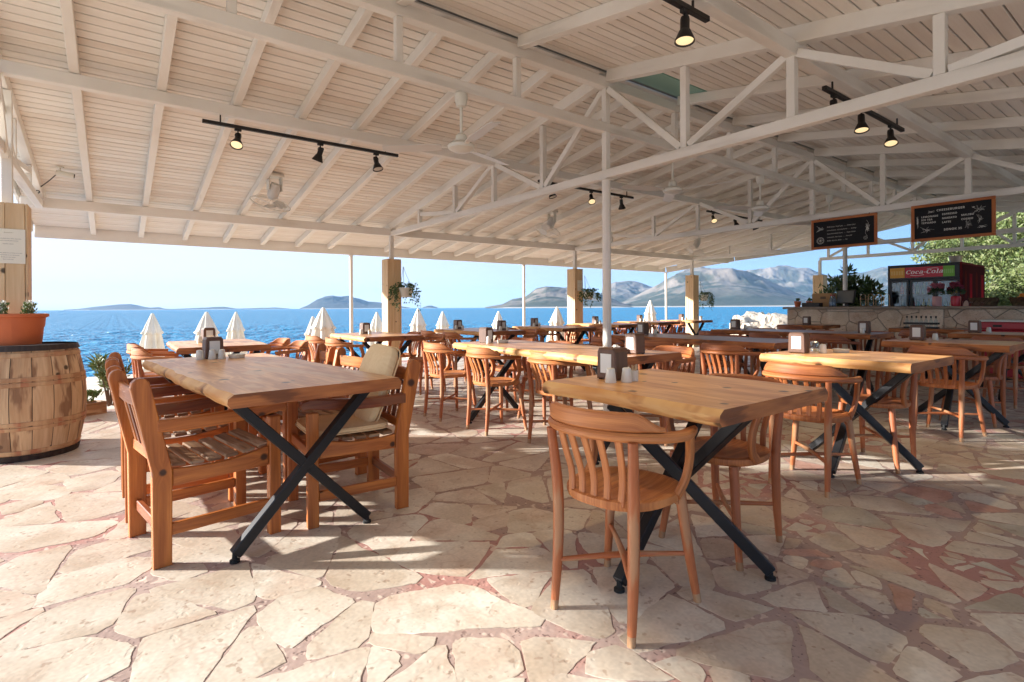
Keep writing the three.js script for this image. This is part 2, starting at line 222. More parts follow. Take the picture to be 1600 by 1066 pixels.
function ridge(name, pts, dist, depth, seed, cols) { // pts: [heading in degrees from +x towards -z, height over distance]
  const NA = 400, NR = 110, pos = [], col = [], idx = [], a0 = pts[0][0], a1 = pts[pts.length - 1][0], c = new THREE.Color();
  const prof = (a) => { let k = 0; while (k < pts.length - 2 && (pts[k + 1][0] - a) * Math.sign(a1 - a0) < 0) k++; const t = clamp((a - pts[k][0]) / (pts[k + 1][0] - pts[k][0])); return pts[k][1] + (pts[k + 1][1] - pts[k][1]) * t; };
  for (let j = 0; j <= NR; j++) for (let i = 0; i <= NA; i++) {
    const a = a0 + (a1 - a0) * i / NA, s = j / NR, r = dist + depth * (s - 0.72), rad = a * Math.PI / 180;
    const x = r * Math.cos(rad), z = -r * Math.sin(rad), sh = s < 0.72 ? Math.pow(s / 0.72, 1.25) : 1 - Math.pow((s - 0.72) / 0.28, 1.5);
    const gul = 1 - Math.abs(2 * fbm(x / (depth * 0.22) + seed, z / (depth * 0.22), 5, 0, 0, seed) - 1), det = fbm(x / (depth * 0.06), z / (depth * 0.06), 4, 0, 0, seed + 3);
    const rk = 1 - Math.abs(2 * fbm(x / (depth * 0.1) + seed, z / (depth * 0.1), 5, 0, 0, seed + 11) - 1); const H = prof(a) * dist, y = SEA - 2 + H * sh * (0.80 + 0.22 * smooth(0.55, 0.72, s)) * (0.97 + 0.5 * (gul - 0.45) * (1 - 0.75 * smooth(0.6, 0.72, s))) + H * (0.10 * (det - 0.5) + 0.16 * (rk - 0.6) * (1 - 0.8 * smooth(0.62, 0.72, s))) * sh;
    pos.push(x, y, z);
    const t = clamp(smooth(0.42, 0.58, fbm(x / (depth * 0.07) + 9, z / (depth * 0.07), 6, 0, 0, seed + 7)) * 0.7 * smooth(0.1, 0.55, sh) + 0.25 * (noise(x / (depth * 0.008), z / (depth * 0.008), 0, 0, seed) - 0.5) + 0.3 * smooth(0.5, 0.9, sh) * rk), q = lerp3(cols[0], cols[1], t);
    const shore = y < SEA + 7 && s < 0.2 ? smooth(SEA + 7, SEA + 3, y) : 0; const f = lerp3(q, [0.42, 0.38, 0.33], shore); col.push(...f);
  }
  for (let j = 0; j < NR; j++) for (let i = 0; i < NA; i++) { const a = j * (NA + 1) + i, b = a + 1, e = a + NA + 1, d = e + 1; idx.push(a, b, e, b, d, e); }
  const g = new THREE.BufferGeometry(); g.setAttribute('position', new THREE.Float32BufferAttribute(pos, 3)); g.setAttribute('color', new THREE.Float32BufferAttribute(col, 3)); g.setIndex(idx); g.computeVertexNormals();
  structure(name, g, std({ vertexColors: true, roughness: 1, side: THREE.DoubleSide }));
}
// headings and slopes of the skyline, read as degrees and height per metre of distance
const scrub = [[0.018, 0.032, 0.018], [0.20, 0.165, 0.135]], maquis = [[0.012, 0.024, 0.022], [0.05, 0.052, 0.048]];
ridge('hills', [[56.10, 0.00211], [54.24, 0.00794], [53.20, 0.01627], [51.82, 0.02093], [50.58, 0.03643], [49.55, 0.04110], [48.04, 0.03966], [46.67, 0.03822], [45.31, 0.03080], [44.16, 0.02702], [42.96, 0.01968], [41.62, 0.00883], [40.31, 0.00160]], 3400, 1500, 301, scrub);
ridge('hills', [[43.96, 0.00201], [43.49, 0.03640], [42.16, 0.04556], [40.63, 0.04750], [39.33, 0.04359], [38.23, 0.03628], [36.44, 0.02999], [34.56, 0.02149]], 6200, 2200, 307, scrub);
ridge('hills', [[43.29, 0.00193], [41.29, 0.01114], [39.65, 0.02378], [38.03, 0.03739], [36.56, 0.05196], [35.18, 0.06288], [33.63, 0.06781], [32.12, 0.06698], [30.63, 0.06501], [29.46, 0.05990], [28.03, 0.04924], [26.63, 0.03557], [24.73, 0.01885], [22.64, 0.00369], [20.64, 0.00080]], 4300, 2000, 313, scrub);
ridge('hills', [[32.12, 0.04337], [29.46, 0.05879], [28.03, 0.06233], [26.63, 0.06575], [25.27, 0.06479], [24.10, 0.05972], [22.90, 0.05055], [21.63, 0.04254], [20.40, 0.04789], [18.25, 0.05631], [15.56, 0.05024], [13.06, 0.03343]], 6800, 2400, 319, scrub);
ridge('hills', [[93.42, 0.00080], [92.32, 0.00238], [91.48, 0.00466], [90.62, 0.00652], [89.74, 0.00841], [88.84, 0.00888], [87.91, 0.00490], [86.73, 0.00080]], 9800, 1700, 325, maquis);
ridge('hills', [[91.69, 0.00080], [90.62, 0.00317], [89.74, 0.00406], [88.84, 0.00301], [87.77, 0.00291], [86.87, 0.00433], [86.35, 0.00177], [85.76, 0.00080]], 8600, 1200, 329, maquis);
ridge('hills', [[86.15, 0.00080], [84.27, 0.00258], [82.46, 0.00398], [81.67, 0.00445], [80.59, 0.00116], [78.93, 0.00206], [77.23, 0.00299], [75.95, 0.00080]], 9000, 1200, 331, maquis);
ridge('hills', [[75.00, 0.00080], [74.16, 0.00721], [73.38, 0.01621], [72.58, 0.02188], [71.84, 0.02418], [71.09, 0.02191], [70.28, 0.02249], [69.45, 0.01845], [68.37, 0.01262], [67.40, 0.01140], [66.42, 0.00900], [65.11, 0.00419], [64.11, 0.00173]], 8200, 1700, 337, maquis);
ridge('hills', [[62.77, 0.00159], [62.24, 0.00451], [61.83, 0.00507], [61.16, 0.00143]], 7600, 500, 341, maquis);

// ---------------------------------------------------------------- terrace floor of broken stone slabs
const terrace = structure('terrace_floor', (() => {
  const box = (x0, x1, z0, z1, top, bot) => { const g = new THREE.BoxGeometry(x1 - x0, top - bot, z1 - z0).translate((x0 + x1) / 2, (top + bot) / 2, (z0 + z1) / 2); return boxUV(g, 0, 0); };
  return clean([box(0.35, 17.2, -10.6, 14, -0.0014, -4), box(-14, 0.35, -7.6, 14, -0.0014, -4)]);
})(), M.mortar);
{
  const R = rngOf(91), inside = (x, z) => z < 2.6 && x < 16.9 && ((x > 0.4 && z > -10.5) || (x > -3.2 && z > -7.5));
  const cell = 0.9, grid = new Map(), seeds = [];
  const big = (x, z) => { const rt = smooth(1.5, 2.8, x) * smooth(-2.8, -1.2, z); return 0.78 * (1 - 0.28 * rt); };
  for (let k = 0; k < 30000; k++) {
    const x = -3.6 + R() * 21, z = -11 + R() * 14.2, r = big(x, z); let ok = true; const ci = Math.floor(x / cell), cj = Math.floor(z / cell);
    for (let i = ci - 1; i <= ci + 1 && ok; i++) for (let j = cj - 1; j <= cj + 1 && ok; j++) for (const s of grid.get(`${i},${j}`) ?? []) if (Math.hypot(s[0] - x, s[1] - z) < r * 0.72) { ok = false; break; }
    if (ok) { const s = [x, z]; seeds.push(s); const key = `${ci},${cj}`; if (!grid.has(key)) grid.set(key, []); grid.get(key).push(s); }
  }
  const clip = (poly, nx, nz, d) => { const out = []; for (let k = 0; k < poly.length; k++) { const a = poly[k], b = poly[(k + 1) % poly.length], da = nx * a[0] + nz * a[1] - d, db = nx * b[0] + nz * b[1] - d; if (da <= 0) out.push(a); if ((da < 0) !== (db < 0)) { const t = da / (da - db); out.push([a[0] + (b[0] - a[0]) * t, a[1] + (b[1] - a[1]) * t]); } } return out; };
  const areaOf = (p) => { let t = 0; for (let k = 0; k < p.length; k++) { const a = p[k], b = p[(k + 1) % p.length]; t += a[0] * b[1] - b[0] * a[1]; } return t / 2; };
  const mid = (p) => [p.reduce((t, q) => t + q[0], 0) / p.length, p.reduce((t, q) => t + q[1], 0) / p.length];
  const pieces = [];
  const split = (p, depth) => { // break a slab along a crooked line until the pieces have the size wanted here
    if (p.length < 3) return; const A = Math.abs(areaOf(p)), [cx, cz] = mid(p), rt = smooth(1.5, 2.8, cx) * smooth(-2.8, -1.0, cz), n = fbm(cx * 1.1 + 7, cz * 1.1, 2, 0, 0, 431);
    let want = (0.10 + 0.12 * R() * R()) * (1 - 0.45 * rt) * (cx < 1.4 && cz > -5 ? 1.35 : 1); if (n > 0.66) want *= 0.16 + 0.5 * R(); if (R() < 0.10) want *= 0.35;
    if (A < want || depth > 6) { pieces.push(p); return; }
    let best = 0, ang = 0; for (let k = 0; k < 8; k++) { const a = k / 8 * Math.PI, pr = p.map((q) => q[0] * Math.cos(a) + q[1] * Math.sin(a)), w = Math.max(...pr) - Math.min(...pr); if (w > best) { best = w; ang = a; } }
    ang += (R() - 0.5) * 1.3; const nx = Math.cos(ang), nz = Math.sin(ang), pr = p.map((q) => q[0] * nx + q[1] * nz), lo = Math.min(...pr), hi = Math.max(...pr), d = lo + (hi - lo) * (0.34 + 0.32 * R());
    split(clip(p, nx, nz, d), depth + 1); split(clip(p, -nx, -nz, -d), depth + 1);
  };
  for (const s of seeds) {
    let poly = [[s[0] - 1.3, s[1] - 1.3], [s[0] + 1.3, s[1] - 1.3], [s[0] + 1.3, s[1] + 1.3], [s[0] - 1.3, s[1] + 1.3]]; const ci = Math.floor(s[0] / cell), cj = Math.floor(s[1] / cell);
    for (let i = ci - 2; i <= ci + 2; i++) for (let j = cj - 2; j <= cj + 2; j++) for (const q of grid.get(`${i},${j}`) ?? []) { if (q === s || poly.length < 3) continue; const nx = q[0] - s[0], nz = q[1] - s[1], L = Math.hypot(nx, nz); poly = clip(poly, nx / L, nz / L, (nx * (q[0] + s[0]) + nz * (q[1] + s[1])) / 2 / L); }
    split(poly, 0);
  }
  const stones = [];
  for (let poly of pieces) {
    if (areaOf(poly) < 0) poly.reverse(); const src = poly;
    for (let k = 0; k < src.length; k++) { const a = src[k], b = src[(k + 1) % src.length], L = Math.hypot(b[0] - a[0], b[1] - a[1]); if (L < 0.01) continue; const nx = (b[1] - a[1]) / L, nz = -(b[0] - a[0]) / L, h = R(), gap = 0.0015 + (0.010 + 0.012 * smooth(1.3, 2.6, a[0])) * h * h * h, tilt = (R() - 0.5) * 0.08; const ux = nx - nz * tilt, uz = nz + nx * tilt, u = Math.hypot(ux, uz), m = [(a[0] + b[0]) / 2, (a[1] + b[1]) / 2]; poly = clip(poly, ux / u, uz / u, (ux * m[0] + uz * m[1]) / u - gap); if (poly.length < 3) break; }
    if (poly.length < 3) continue;
    for (let k = 0; k < 3; k++) if (R() < 0.55) { const v = poly[Math.floor(R() * poly.length)], [mx, mz] = mid(poly), D = Math.hypot(v[0] - mx, v[1] - mz), a = (R() - 0.5) * 0.8, nx0 = (v[0] - mx) / D, nz0 = (v[1] - mz) / D, nx = nx0 * Math.cos(a) - nz0 * Math.sin(a), nz = nx0 * Math.sin(a) + nz0 * Math.cos(a); poly = clip(poly, nx, nz, nx * v[0] + nz * v[1] - 0.01 - 0.035 * R()); if (poly.length < 3) break; }
    if (poly.length < 3) continue;
    { const q = []; for (let k = 0; k < poly.length; k++) { const a = poly[k], b = poly[(k + 1) % poly.length], c = 0.08 + 0.12 * R(), L = Math.hypot(b[0] - a[0], b[1] - a[1]), e = Math.min(c, 0.05 / Math.max(L, 0.01)); q.push([a[0] + (b[0] - a[0]) * e, a[1] + (b[1] - a[1]) * e], [b[0] - (b[0] - a[0]) * e, b[1] - (b[1] - a[1]) * e]); } poly = q; }
    const [cx, cz] = mid(poly); if (!inside(cx, cz) || !poly.every(([x, z]) => inside(x, z))) continue;
    const ol = [];
    for (let k = 0; k < poly.length; k++) {
      const a = poly[k], b = poly[(k + 1) % poly.length], L = Math.hypot(b[0] - a[0], b[1] - a[1]), m = Math.max(1, Math.round(L / 0.03)); if (L < 0.004) continue; const nx = (b[1] - a[1]) / L, nz = -(b[0] - a[0]) / L;
      for (let q = 0; q < m; q++) { const t = q / m, x = a[0] + (b[0] - a[0]) * t, z = a[1] + (b[1] - a[1]) * t, w = 0.034 * (fbm(x * 7, z * 7, 3, 0, 0, 407) - 0.52) + 0.010 * (noise(x * 36, z * 36, 0, 0, 409) - 0.6) + 0.0045 * (1 - smooth(1.3, 2.6, x)); ol.push([x + nx * w, z + nz * w]); }
    }
    if (ol.length < 3) continue; const area = Math.abs(areaOf(ol)); if (area < 0.0006) continue;
    const zc = cx * Math.cos(HEAD) - cz * Math.sin(HEAD), xc = cx * Math.sin(HEAD) + cz * Math.cos(HEAD), seen = zc > 1.2 && Math.abs(xc / zc) < 1.02 ? area / (zc * zc * zc) : 0;
    stones.push({ ol, cx, cz, area, seen });
  }
  const build = (s) => {
    const R2 = rngOf(Math.round((s.cx + 20) * 9173 + (s.cz + 30) * 613)), h = 0.0003 + 0.0006 * R2(), a = R2() * 6.28, tx = (R2() - 0.5) * 0.002, tz = (R2() - 0.5) * 0.002, ca = Math.cos(a), sa = Math.sin(a), ou = R2() * 9, ov = R2() * 9, pos = [], uv = [], nor = [], n = s.ol.length, bev = Math.min(0.0025, Math.sqrt(s.area) * 0.03);
    const inner = s.ol.map(([x, z]) => { const dx = s.cx - x, dz = s.cz - z, D = Math.hypot(dx, dz) || 1; return [x + dx / D * bev, z + dz / D * bev]; });
    const put = (x, y, z, nx, ny, nz) => { pos.push(x, y, z); nor.push(nx, ny, nz); uv.push(x * ca - z * sa + ou, x * sa + z * ca + ov); };
    const Y = (x, z) => h + (x - s.cx) * tx + (z - s.cz) * tz;
    for (let k = 0; k < n; k++) {
      const a1 = inner[k], b1 = inner[(k + 1) % n], a0 = s.ol[k], b0 = s.ol[(k + 1) % n], cr = (a1[0] - s.cx) * (b1[1] - s.cz) - (b1[0] - s.cx) * (a1[1] - s.cz), [p, q, P, Q] = cr > 0 ? [b1, a1, b0, a0] : [a1, b1, a0, b0];
      put(s.cx, Y(s.cx, s.cz), s.cz, 0, 1, 0); put(p[0], Y(...p), p[1], 0, 1, 0); put(q[0], Y(...q), q[1], 0, 1, 0);
      const dx = P[0] - s.cx, dz = P[1] - s.cz, D = Math.hypot(dx, dz) || 1, nx = dx / D * 0.2, nz = dz / D * 0.2;
      put(p[0], Y(...p), p[1], nx, 0.98, nz); put(P[0], -0.004, P[1], nx, 0.98, nz); put(q[0], Y(...q), q[1], nx, 0.98, nz);
      put(q[0], Y(...q), q[1], nx, 0.98, nz); put(P[0], -0.004, P[1], nx, 0.98, nz); put(Q[0], -0.004, Q[1], nx, 0.98, nz);
    }
    const g = new THREE.BufferGeometry(); g.setAttribute('position', new THREE.Float32BufferAttribute(pos, 3)); g.setAttribute('normal', new THREE.Float32BufferAttribute(nor, 3)); g.setAttribute('uv', new THREE.Float32BufferAttribute(uv, 2)); return g;
  };
  stones.sort((a, b) => b.seen - a.seen);
  const tone = (s) => { const n = fbm(s.cx * 0.8 + 3, s.cz * 0.8, 2, 0, 0, 421), h = hash(Math.round(s.cx * 800), Math.round(s.cz * 800), 3), rt = smooth(1.6, 3, s.cx) * smooth(-2.4, -1, s.cz); if (s.cx < 1.5 && h > 0.55) return h < 0.8 ? 1 : h < 0.93 ? 6 : 0; if (rt > 0.35 && h > 0.86) return 8; return h < 0.28 ? 0 : h < 0.5 ? 1 : h < 0.6 ? (rt > 0.4 ? 4 : 6) : h < 0.72 ? 3 : h < 0.82 ? 5 : h < 0.92 ? 2 : n > 0.5 ? 7 : 6; };
  const rest = M.stone.map(() => []);
  stones.forEach((s, k) => { const t = tone(s); if (k < 300) mesh('paving_stone', build(s), M.stone[t], terrace); else rest[t].push(build(s)); });
  // the rest of the paving, too small or far to tell apart
  const all = [], groups = []; let start = 0; rest.forEach((l, t) => { if (!l.length) return; const g = mergeGeometries(l); all.push(g); groups.push([start, g.attributes.position.count, t]); start += g.attributes.position.count; });
  const g = mergeGeometries(all); groups.forEach(([a, b, t]) => g.addGroup(a, b, t));
  const m = mesh('paving_stones', g, M.stone, terrace); m.userData.kind = 'stuff';
  console.log('stones', stones.length);
}

structure('outer_paving', clean([boxUV(new THREE.BoxGeometry(10.7, 0.004, 21.4).translate(-8.6, 0.0012, 3.2), 0, 0), boxUV(new THREE.BoxGeometry(20.2, 0.004, 11.2).translate(6.95, 0.0012, 8.3), 0, 0)]), M.stone[1]);

// ---------------------------------------------------------------- pavilion roof
const RIDGE_Z = -3.71, yP = (z) => 3.5 - (z < RIDGE_Z ? 0.164 * (RIDGE_Z - z) : 0.19 * (z - RIDGE_Z));
const X0 = -0.95, endX = (z) => z < -8.8 ? 13.95 + (z + 10.5) * 0.56 : z < -7.2 ? 14.9 + (z + 8.8) * 0.94 : 16.4;
const trussX = [-0.75, 3.97, 8.47, 12.97, 16.2];
const roof = thing('pavilion_roof', 'white painted timber pavilion roof with trusses and boarded ceiling', 'roof');
{
  const W = 0.104, slopes = [[-10.5, RIDGE_Z - 0.02], [RIDGE_Z + 0.02, 1.7]];
  let n = 0;
  for (const [za, zb] of slopes) {
    const left = za < -9, k = left ? 0.164 : 0.19, L = Math.hypot(1, k), cnt = Math.floor((zb - za) * L / W);
    for (let i = 0; i < cnt; i++) {
      const zc = za + (i + 0.5) * (zb - za) / cnt, w = (zb - za) / cnt * L - 0.011, xe = endX(zc), cut = X0 + 3.2 + 7 * hash(i, 4, left ? 1 : 2);
      const sky = !left && zc < -3.3 ? [4.06, 5.35] : null; // translucent panel beside the ridge
      const spans = sky ? [[X0, sky[0]], [sky[1], xe]] : [[X0, cut], [cut + 0.004, xe]];
      for (const [a, b] of spans) { const g = cbar(V(a, yP(zc) + 0.011 + 0.002 * hash(i, 8, n), zc), V(b, yP(zc) + 0.011, zc), w, 0.02, 0.003, V(0, 1, left ? -0.164 : 0.19).normalize()); mesh('ceiling_plank', g, M.plank[Math.floor(hash(i, n++, 6) * 4)], roof); }
    }
  }
  const slab = (pts, th) => { const pos = []; const up = pts, dn = pts.map(([x, y, z]) => [x, y - th, z]); const q = (a, b, c, d) => pos.push(...a, ...b, ...c, ...a, ...c, ...d); q(up[0], up[1], up[2], up[3]); q(dn[3], dn[2], dn[1], dn[0]); for (let k = 0; k < 4; k++) q(up[k], dn[k], dn[(k + 1) % 4], up[(k + 1) % 4]); const g = new THREE.BufferGeometry(); g.setAttribute('position', new THREE.Float32BufferAttribute(pos, 3)); g.computeVertexNormals(); return boxUV(g, 0); };
  const S = (x0, x1, z0, z1, x1b = x1) => slab([[x0, yP(z0) + 0.075, z0], [x1, yP(z0) + 0.075, z0], [x1b, yP(z1) + 0.075, z1], [x0, yP(z1) + 0.075, z1]].reverse(), 0.04);
  mesh('roof_sheet', clean([S(X0 - 0.05, 13.95, -10.55, -8.8, 14.95), S(X0 - 0.05, 14.95, -8.8, -7.2, 16.45), S(X0 - 0.05, 16.45, -7.2, RIDGE_Z), S(X0 - 0.05, 4.06, RIDGE_Z, -3.3), S(5.35, 16.45, RIDGE_Z, -3.3), S(X0 - 0.05, 16.45, -3.3, 1.75)]), M.roofSheet, roof);
  const panel = mesh('translucent_panel', S(4.06, 5.35, RIDGE_Z + 0.03, -3.3).translate(0, -0.03, 0).scale(1, 1, 1), phys({ color: new THREE.Color(0.28, 0.46, 0.38), transmission: 0.35, thickness: 0, roughness: 0.8 }), roof);
  panel.userData.label = 'green translucent roof panel beside the ridge';
  // rafters
  const isTruss = (x) => trussX.some((t) => Math.abs(t - x) < 0.12);
  for (let k = -8; k <= 22; k++) {
    const x = 3.97 + k * (k < 0 ? 0.604 : 0.5625); if (isTruss(x) || x < X0 + 0.3 || x > 16.3) continue;
    const ze = x > 14.9 ? -8.8 + (x - 14.9) / 0.94 + 0.06 : x > 13.95 ? -10.5 + (x - 13.95) / 0.56 + 0.06 : -10.46;
    mesh('rafter', cbar(V(x, yP(RIDGE_Z - 0.06) - 0.051, RIDGE_Z - 0.06), V(x, yP(ze) - 0.051, ze), 0.07, 0.1, 0.004), M.white, roof);
  }
  for (let k = -4; k <= 10; k++) { const x = 3.97 + k * 1.125; if (isTruss(x) || x < X0 + 0.05 || x > 16.3) continue; mesh('rafter', cbar(V(x, yP(RIDGE_Z + 0.06) - 0.051, RIDGE_Z + 0.06), V(x, yP(1.66) - 0.051, 1.66), 0.08, 0.1, 0.004), M.white, roof); }
  // long beams
  const beam = (name, z, y, w, h, a, b) => mesh(name, cbar(V(a, y, z), V(b, y, z), w, h, 0.004), M.white, roof);
  beam('ridge_beam', RIDGE_Z, 3.372, 0.085, 0.1, X0, 16.38);
  beam('ridge_tie', RIDGE_Z, 2.925, 0.072, 0.09, X0, 16.1);
  for (let k = -4; k <= 10; k++) { const x = 3.97 + k * 1.125; if (k % 4 === 0 || x > 16) continue; mesh('ridge_strut', cbar(V(x, 2.972, RIDGE_Z), V(x, 3.32, RIDGE_Z), 0.055, 0.055, 0.003), M.white, roof); }
  beam('purlin', -5.68, 3.022, 0.08, 0.105, X0, 16.1);
  beam('purlin', -1.87, 2.993, 0.08, 0.105, X0, 16.1);
  beam('eave_beam', -8.9, 2.482, 0.085, 0.128, X0 + 0.02, 14.75);
  beam('eave_beam', 1.3, 2.39, 0.085, 0.128, X0 + 0.02, 16.3);
  beam('fascia_board', -10.535, 2.325, 0.03, 0.23, X0, 13.93);
  mesh('fascia_board', cbar(V(13.95, 2.285, -10.5), V(14.92, 2.56, -8.78), 0.03, 0.17, 0.003), M.white, roof);
  mesh('fascia_board', cbar(V(14.92, 2.57, -8.76), V(16.42, 2.83, -7.18), 0.03, 0.17, 0.003), M.white, roof);
  beam('fascia_board', 1.72, 2.39, 0.03, 0.17, X0, 16.4);
  for (const x of [X0 - 0.02, 16.44]) { mesh('barge_board', cbar(V(x, yP(x < 0 ? -10.5 : -7.1) - 0.02, x < 0 ? -10.5 : -7.1), V(x, yP(RIDGE_Z) - 0.02, RIDGE_Z - 0.002), 0.03, 0.16, 0.003), M.white, roof); mesh('barge_board', cbar(V(x, yP(RIDGE_Z) - 0.02, RIDGE_Z + 0.002), V(x, yP(1.7) - 0.02, 1.7), 0.03, 0.16, 0.003), M.white, roof); }
  // trusses
  const nodes = [-8.9, -7.78, -6.67, -5.68, -4.69, -3.71, -2.785, -1.874, -1.005, -0.1, 0.75, 1.3];
  trussX.forEach((x, ti) => {
    const first = ti === 4 ? -6.9 : -8.9, cb = 2.46;
    const t = mesh('roof_truss', cbar(V(x, cb, first), V(x, cb, 1.3), 0.075, 0.085, 0.004), M.white, roof);
    mesh('top_chord', cbar(V(x, yP(first - 0.3) - 0.062, first - 0.3), V(x, yP(RIDGE_Z) - 0.062, RIDGE_Z - 0.045), 0.085, 0.12, 0.004), M.white, t);
    mesh('top_chord', cbar(V(x, yP(RIDGE_Z) - 0.062, RIDGE_Z + 0.045), V(x, yP(1.6) - 0.062, 1.6), 0.085, 0.12, 0.004), M.white, t);
    nodes.forEach((z, i) => {
      if (z < first || i === 0) return; const top = yP(z) - (Math.abs(z - RIDGE_Z) < 0.1 ? 0.18 : 0.12) - ([3, 7].includes(i) ? 0.055 : 0);
      if (top - cb > 0.12) mesh('post', cbar(V(x, cb + 0.043, z), V(x, top, z), 0.06, 0.06, 0.003), M.white, t);
      if (i >= 2 && nodes[i - 1] >= first && i < 11) { const za = nodes[i - 1], down = i % 2 === 0; const ya = down ? yP(za) - 0.19 : cb + 0.06, yb = down ? cb + 0.06 : yP(z) - 0.19; mesh('brace', cbar(V(x + 0.003, ya, za + 0.04), V(x + 0.003, yb, z - 0.04), 0.05, 0.06, 0.003), M.white, t); }
    });
  });
}

// added, unseen hut shaped to shade the landward half of the floor
{
  const t = thing('added_shade_roof', 'unseen steep boarded lean-to roof, added to shade the floor', 'shade_roof', [0, 0, 0]), z1 = 4.5;
  for (let k = 0; k < 36; k++) { const f = k / 36, x = -5 - f * 3.1, y = 2.55 + f * 2.65, ze = -9.05 - f; mesh('roof_board', cbar(V(x, y, ze), V(x, y, z1), 0.135, 0.03, 0.003, V(0.66, 0.75, 0)), M.seatSlat, t); }
  for (const [x, h] of [[-5.4, 2.85], [-7.9, 4.95]]) for (const z of [-2.0, 4.1]) mesh('post', cbox(0.12, h, 0.12, 0.005).translate(x, h / 2, z), M.pillar[0], t);
}

// columns, poles and wood-clad pillars
function pole(x, z, r, y1, label, y0 = 0) { const t = thing('steel_column', label, 'column', [x, y0, z], 0); mesh('shaft', lathe([[r, 0.012], [r, y1 - y0]], 20), M.white, t); mesh('base_plate', cbox(r * 3.4, 0.012, r * 3.4, 0.002).translate(0, 0.006, 0), M.white, t); mesh('cap_plate', cbox(r * 2.6, 0.012, r * 2.6, 0.002).translate(0, y1 - y0 - 0.002, 0), M.white, t); return t; }
pole(3.97, -3.71, 0.043, 2.412, 'thick white round column beside the long central table');
pole(3.8, -10.46, 0.034, 2.2, 'slim white pole rising near the cream parasols by the first planter pillar');
pole(8.2, -10.46, 0.034, 2.2, 'slim white pole at the roof edge between the two planter pillars');
pole(13.85, -10.44, 0.034, 2.2, 'slim white pole at the outer corner of the roof before the mountain');
pole(12.97, -5.0, 0.045, 2.412, 'white round column standing behind the stone bar counter');
function pillar(x, z, w, d, h, label, toEave = 2.418) {
  const t = thing('wooden_pillar', label, 'pillar', [x, 0, z]);
  mesh('core', cbox(w - 0.03, h - 0.01, d - 0.03, 0.003).translate(0, (h - 0.01) / 2, 0), M.pillar[1], t);
  const n = Math.max(3, Math.round(d / 0.05));
  for (const s of [-1, 1]) { for (let k = 0; k < n; k++) mesh('batten', cbox(0.016, h, d / n - 0.006, 0.004, 1).translate(s * (w / 2 - 0.008), h / 2, (k - (n - 1) / 2) * d / n), M.pillar[k % 2], t); }
  const m = 2; for (const s of [-1, 1]) for (let k = 0; k < m; k++) mesh('board', cbox((w - 0.036) / m - 0.003, h, 0.016, 0.003, 1).translate((k - (m - 1) / 2) * (w - 0.036) / m, h / 2, s * (d / 2 - 0.008)), M.pillar[(k + 1) % 2], t);
  mesh('steel_post', cbox(0.07, toEave - h, 0.07, 0.003).translate(0, (toEave + h) / 2, 0), M.white, t);
  return t;
}
pillar(3.97, -8.9, 0.26, 0.26, 2.0, 'wood clad pillar with hanging white pot, closest of three to the parasols');
pillar(8.47, -8.9, 0.26, 0.26, 2.0, 'wood clad pillar with a small notice above its hanging pot');
pillar(12.97, -8.9, 0.26, 0.26, 2.0, 'wood clad pillar in front of the big mountain');
pillar(16.2, -6.9, 0.28, 0.28, 2.0, 'pale pillar rising behind the far end of the bar');
{ const p = pillar(-0.72, -6.12, 0.28, 0.26, 2.02, 'broad plank pillar with a paper notice, behind the barrel', 2.98); mesh('brace', cbar(V(0.0, 2.4, 0.1), V(0, 2.95, 0.5), 0.05, 0.05), M.white, p); }

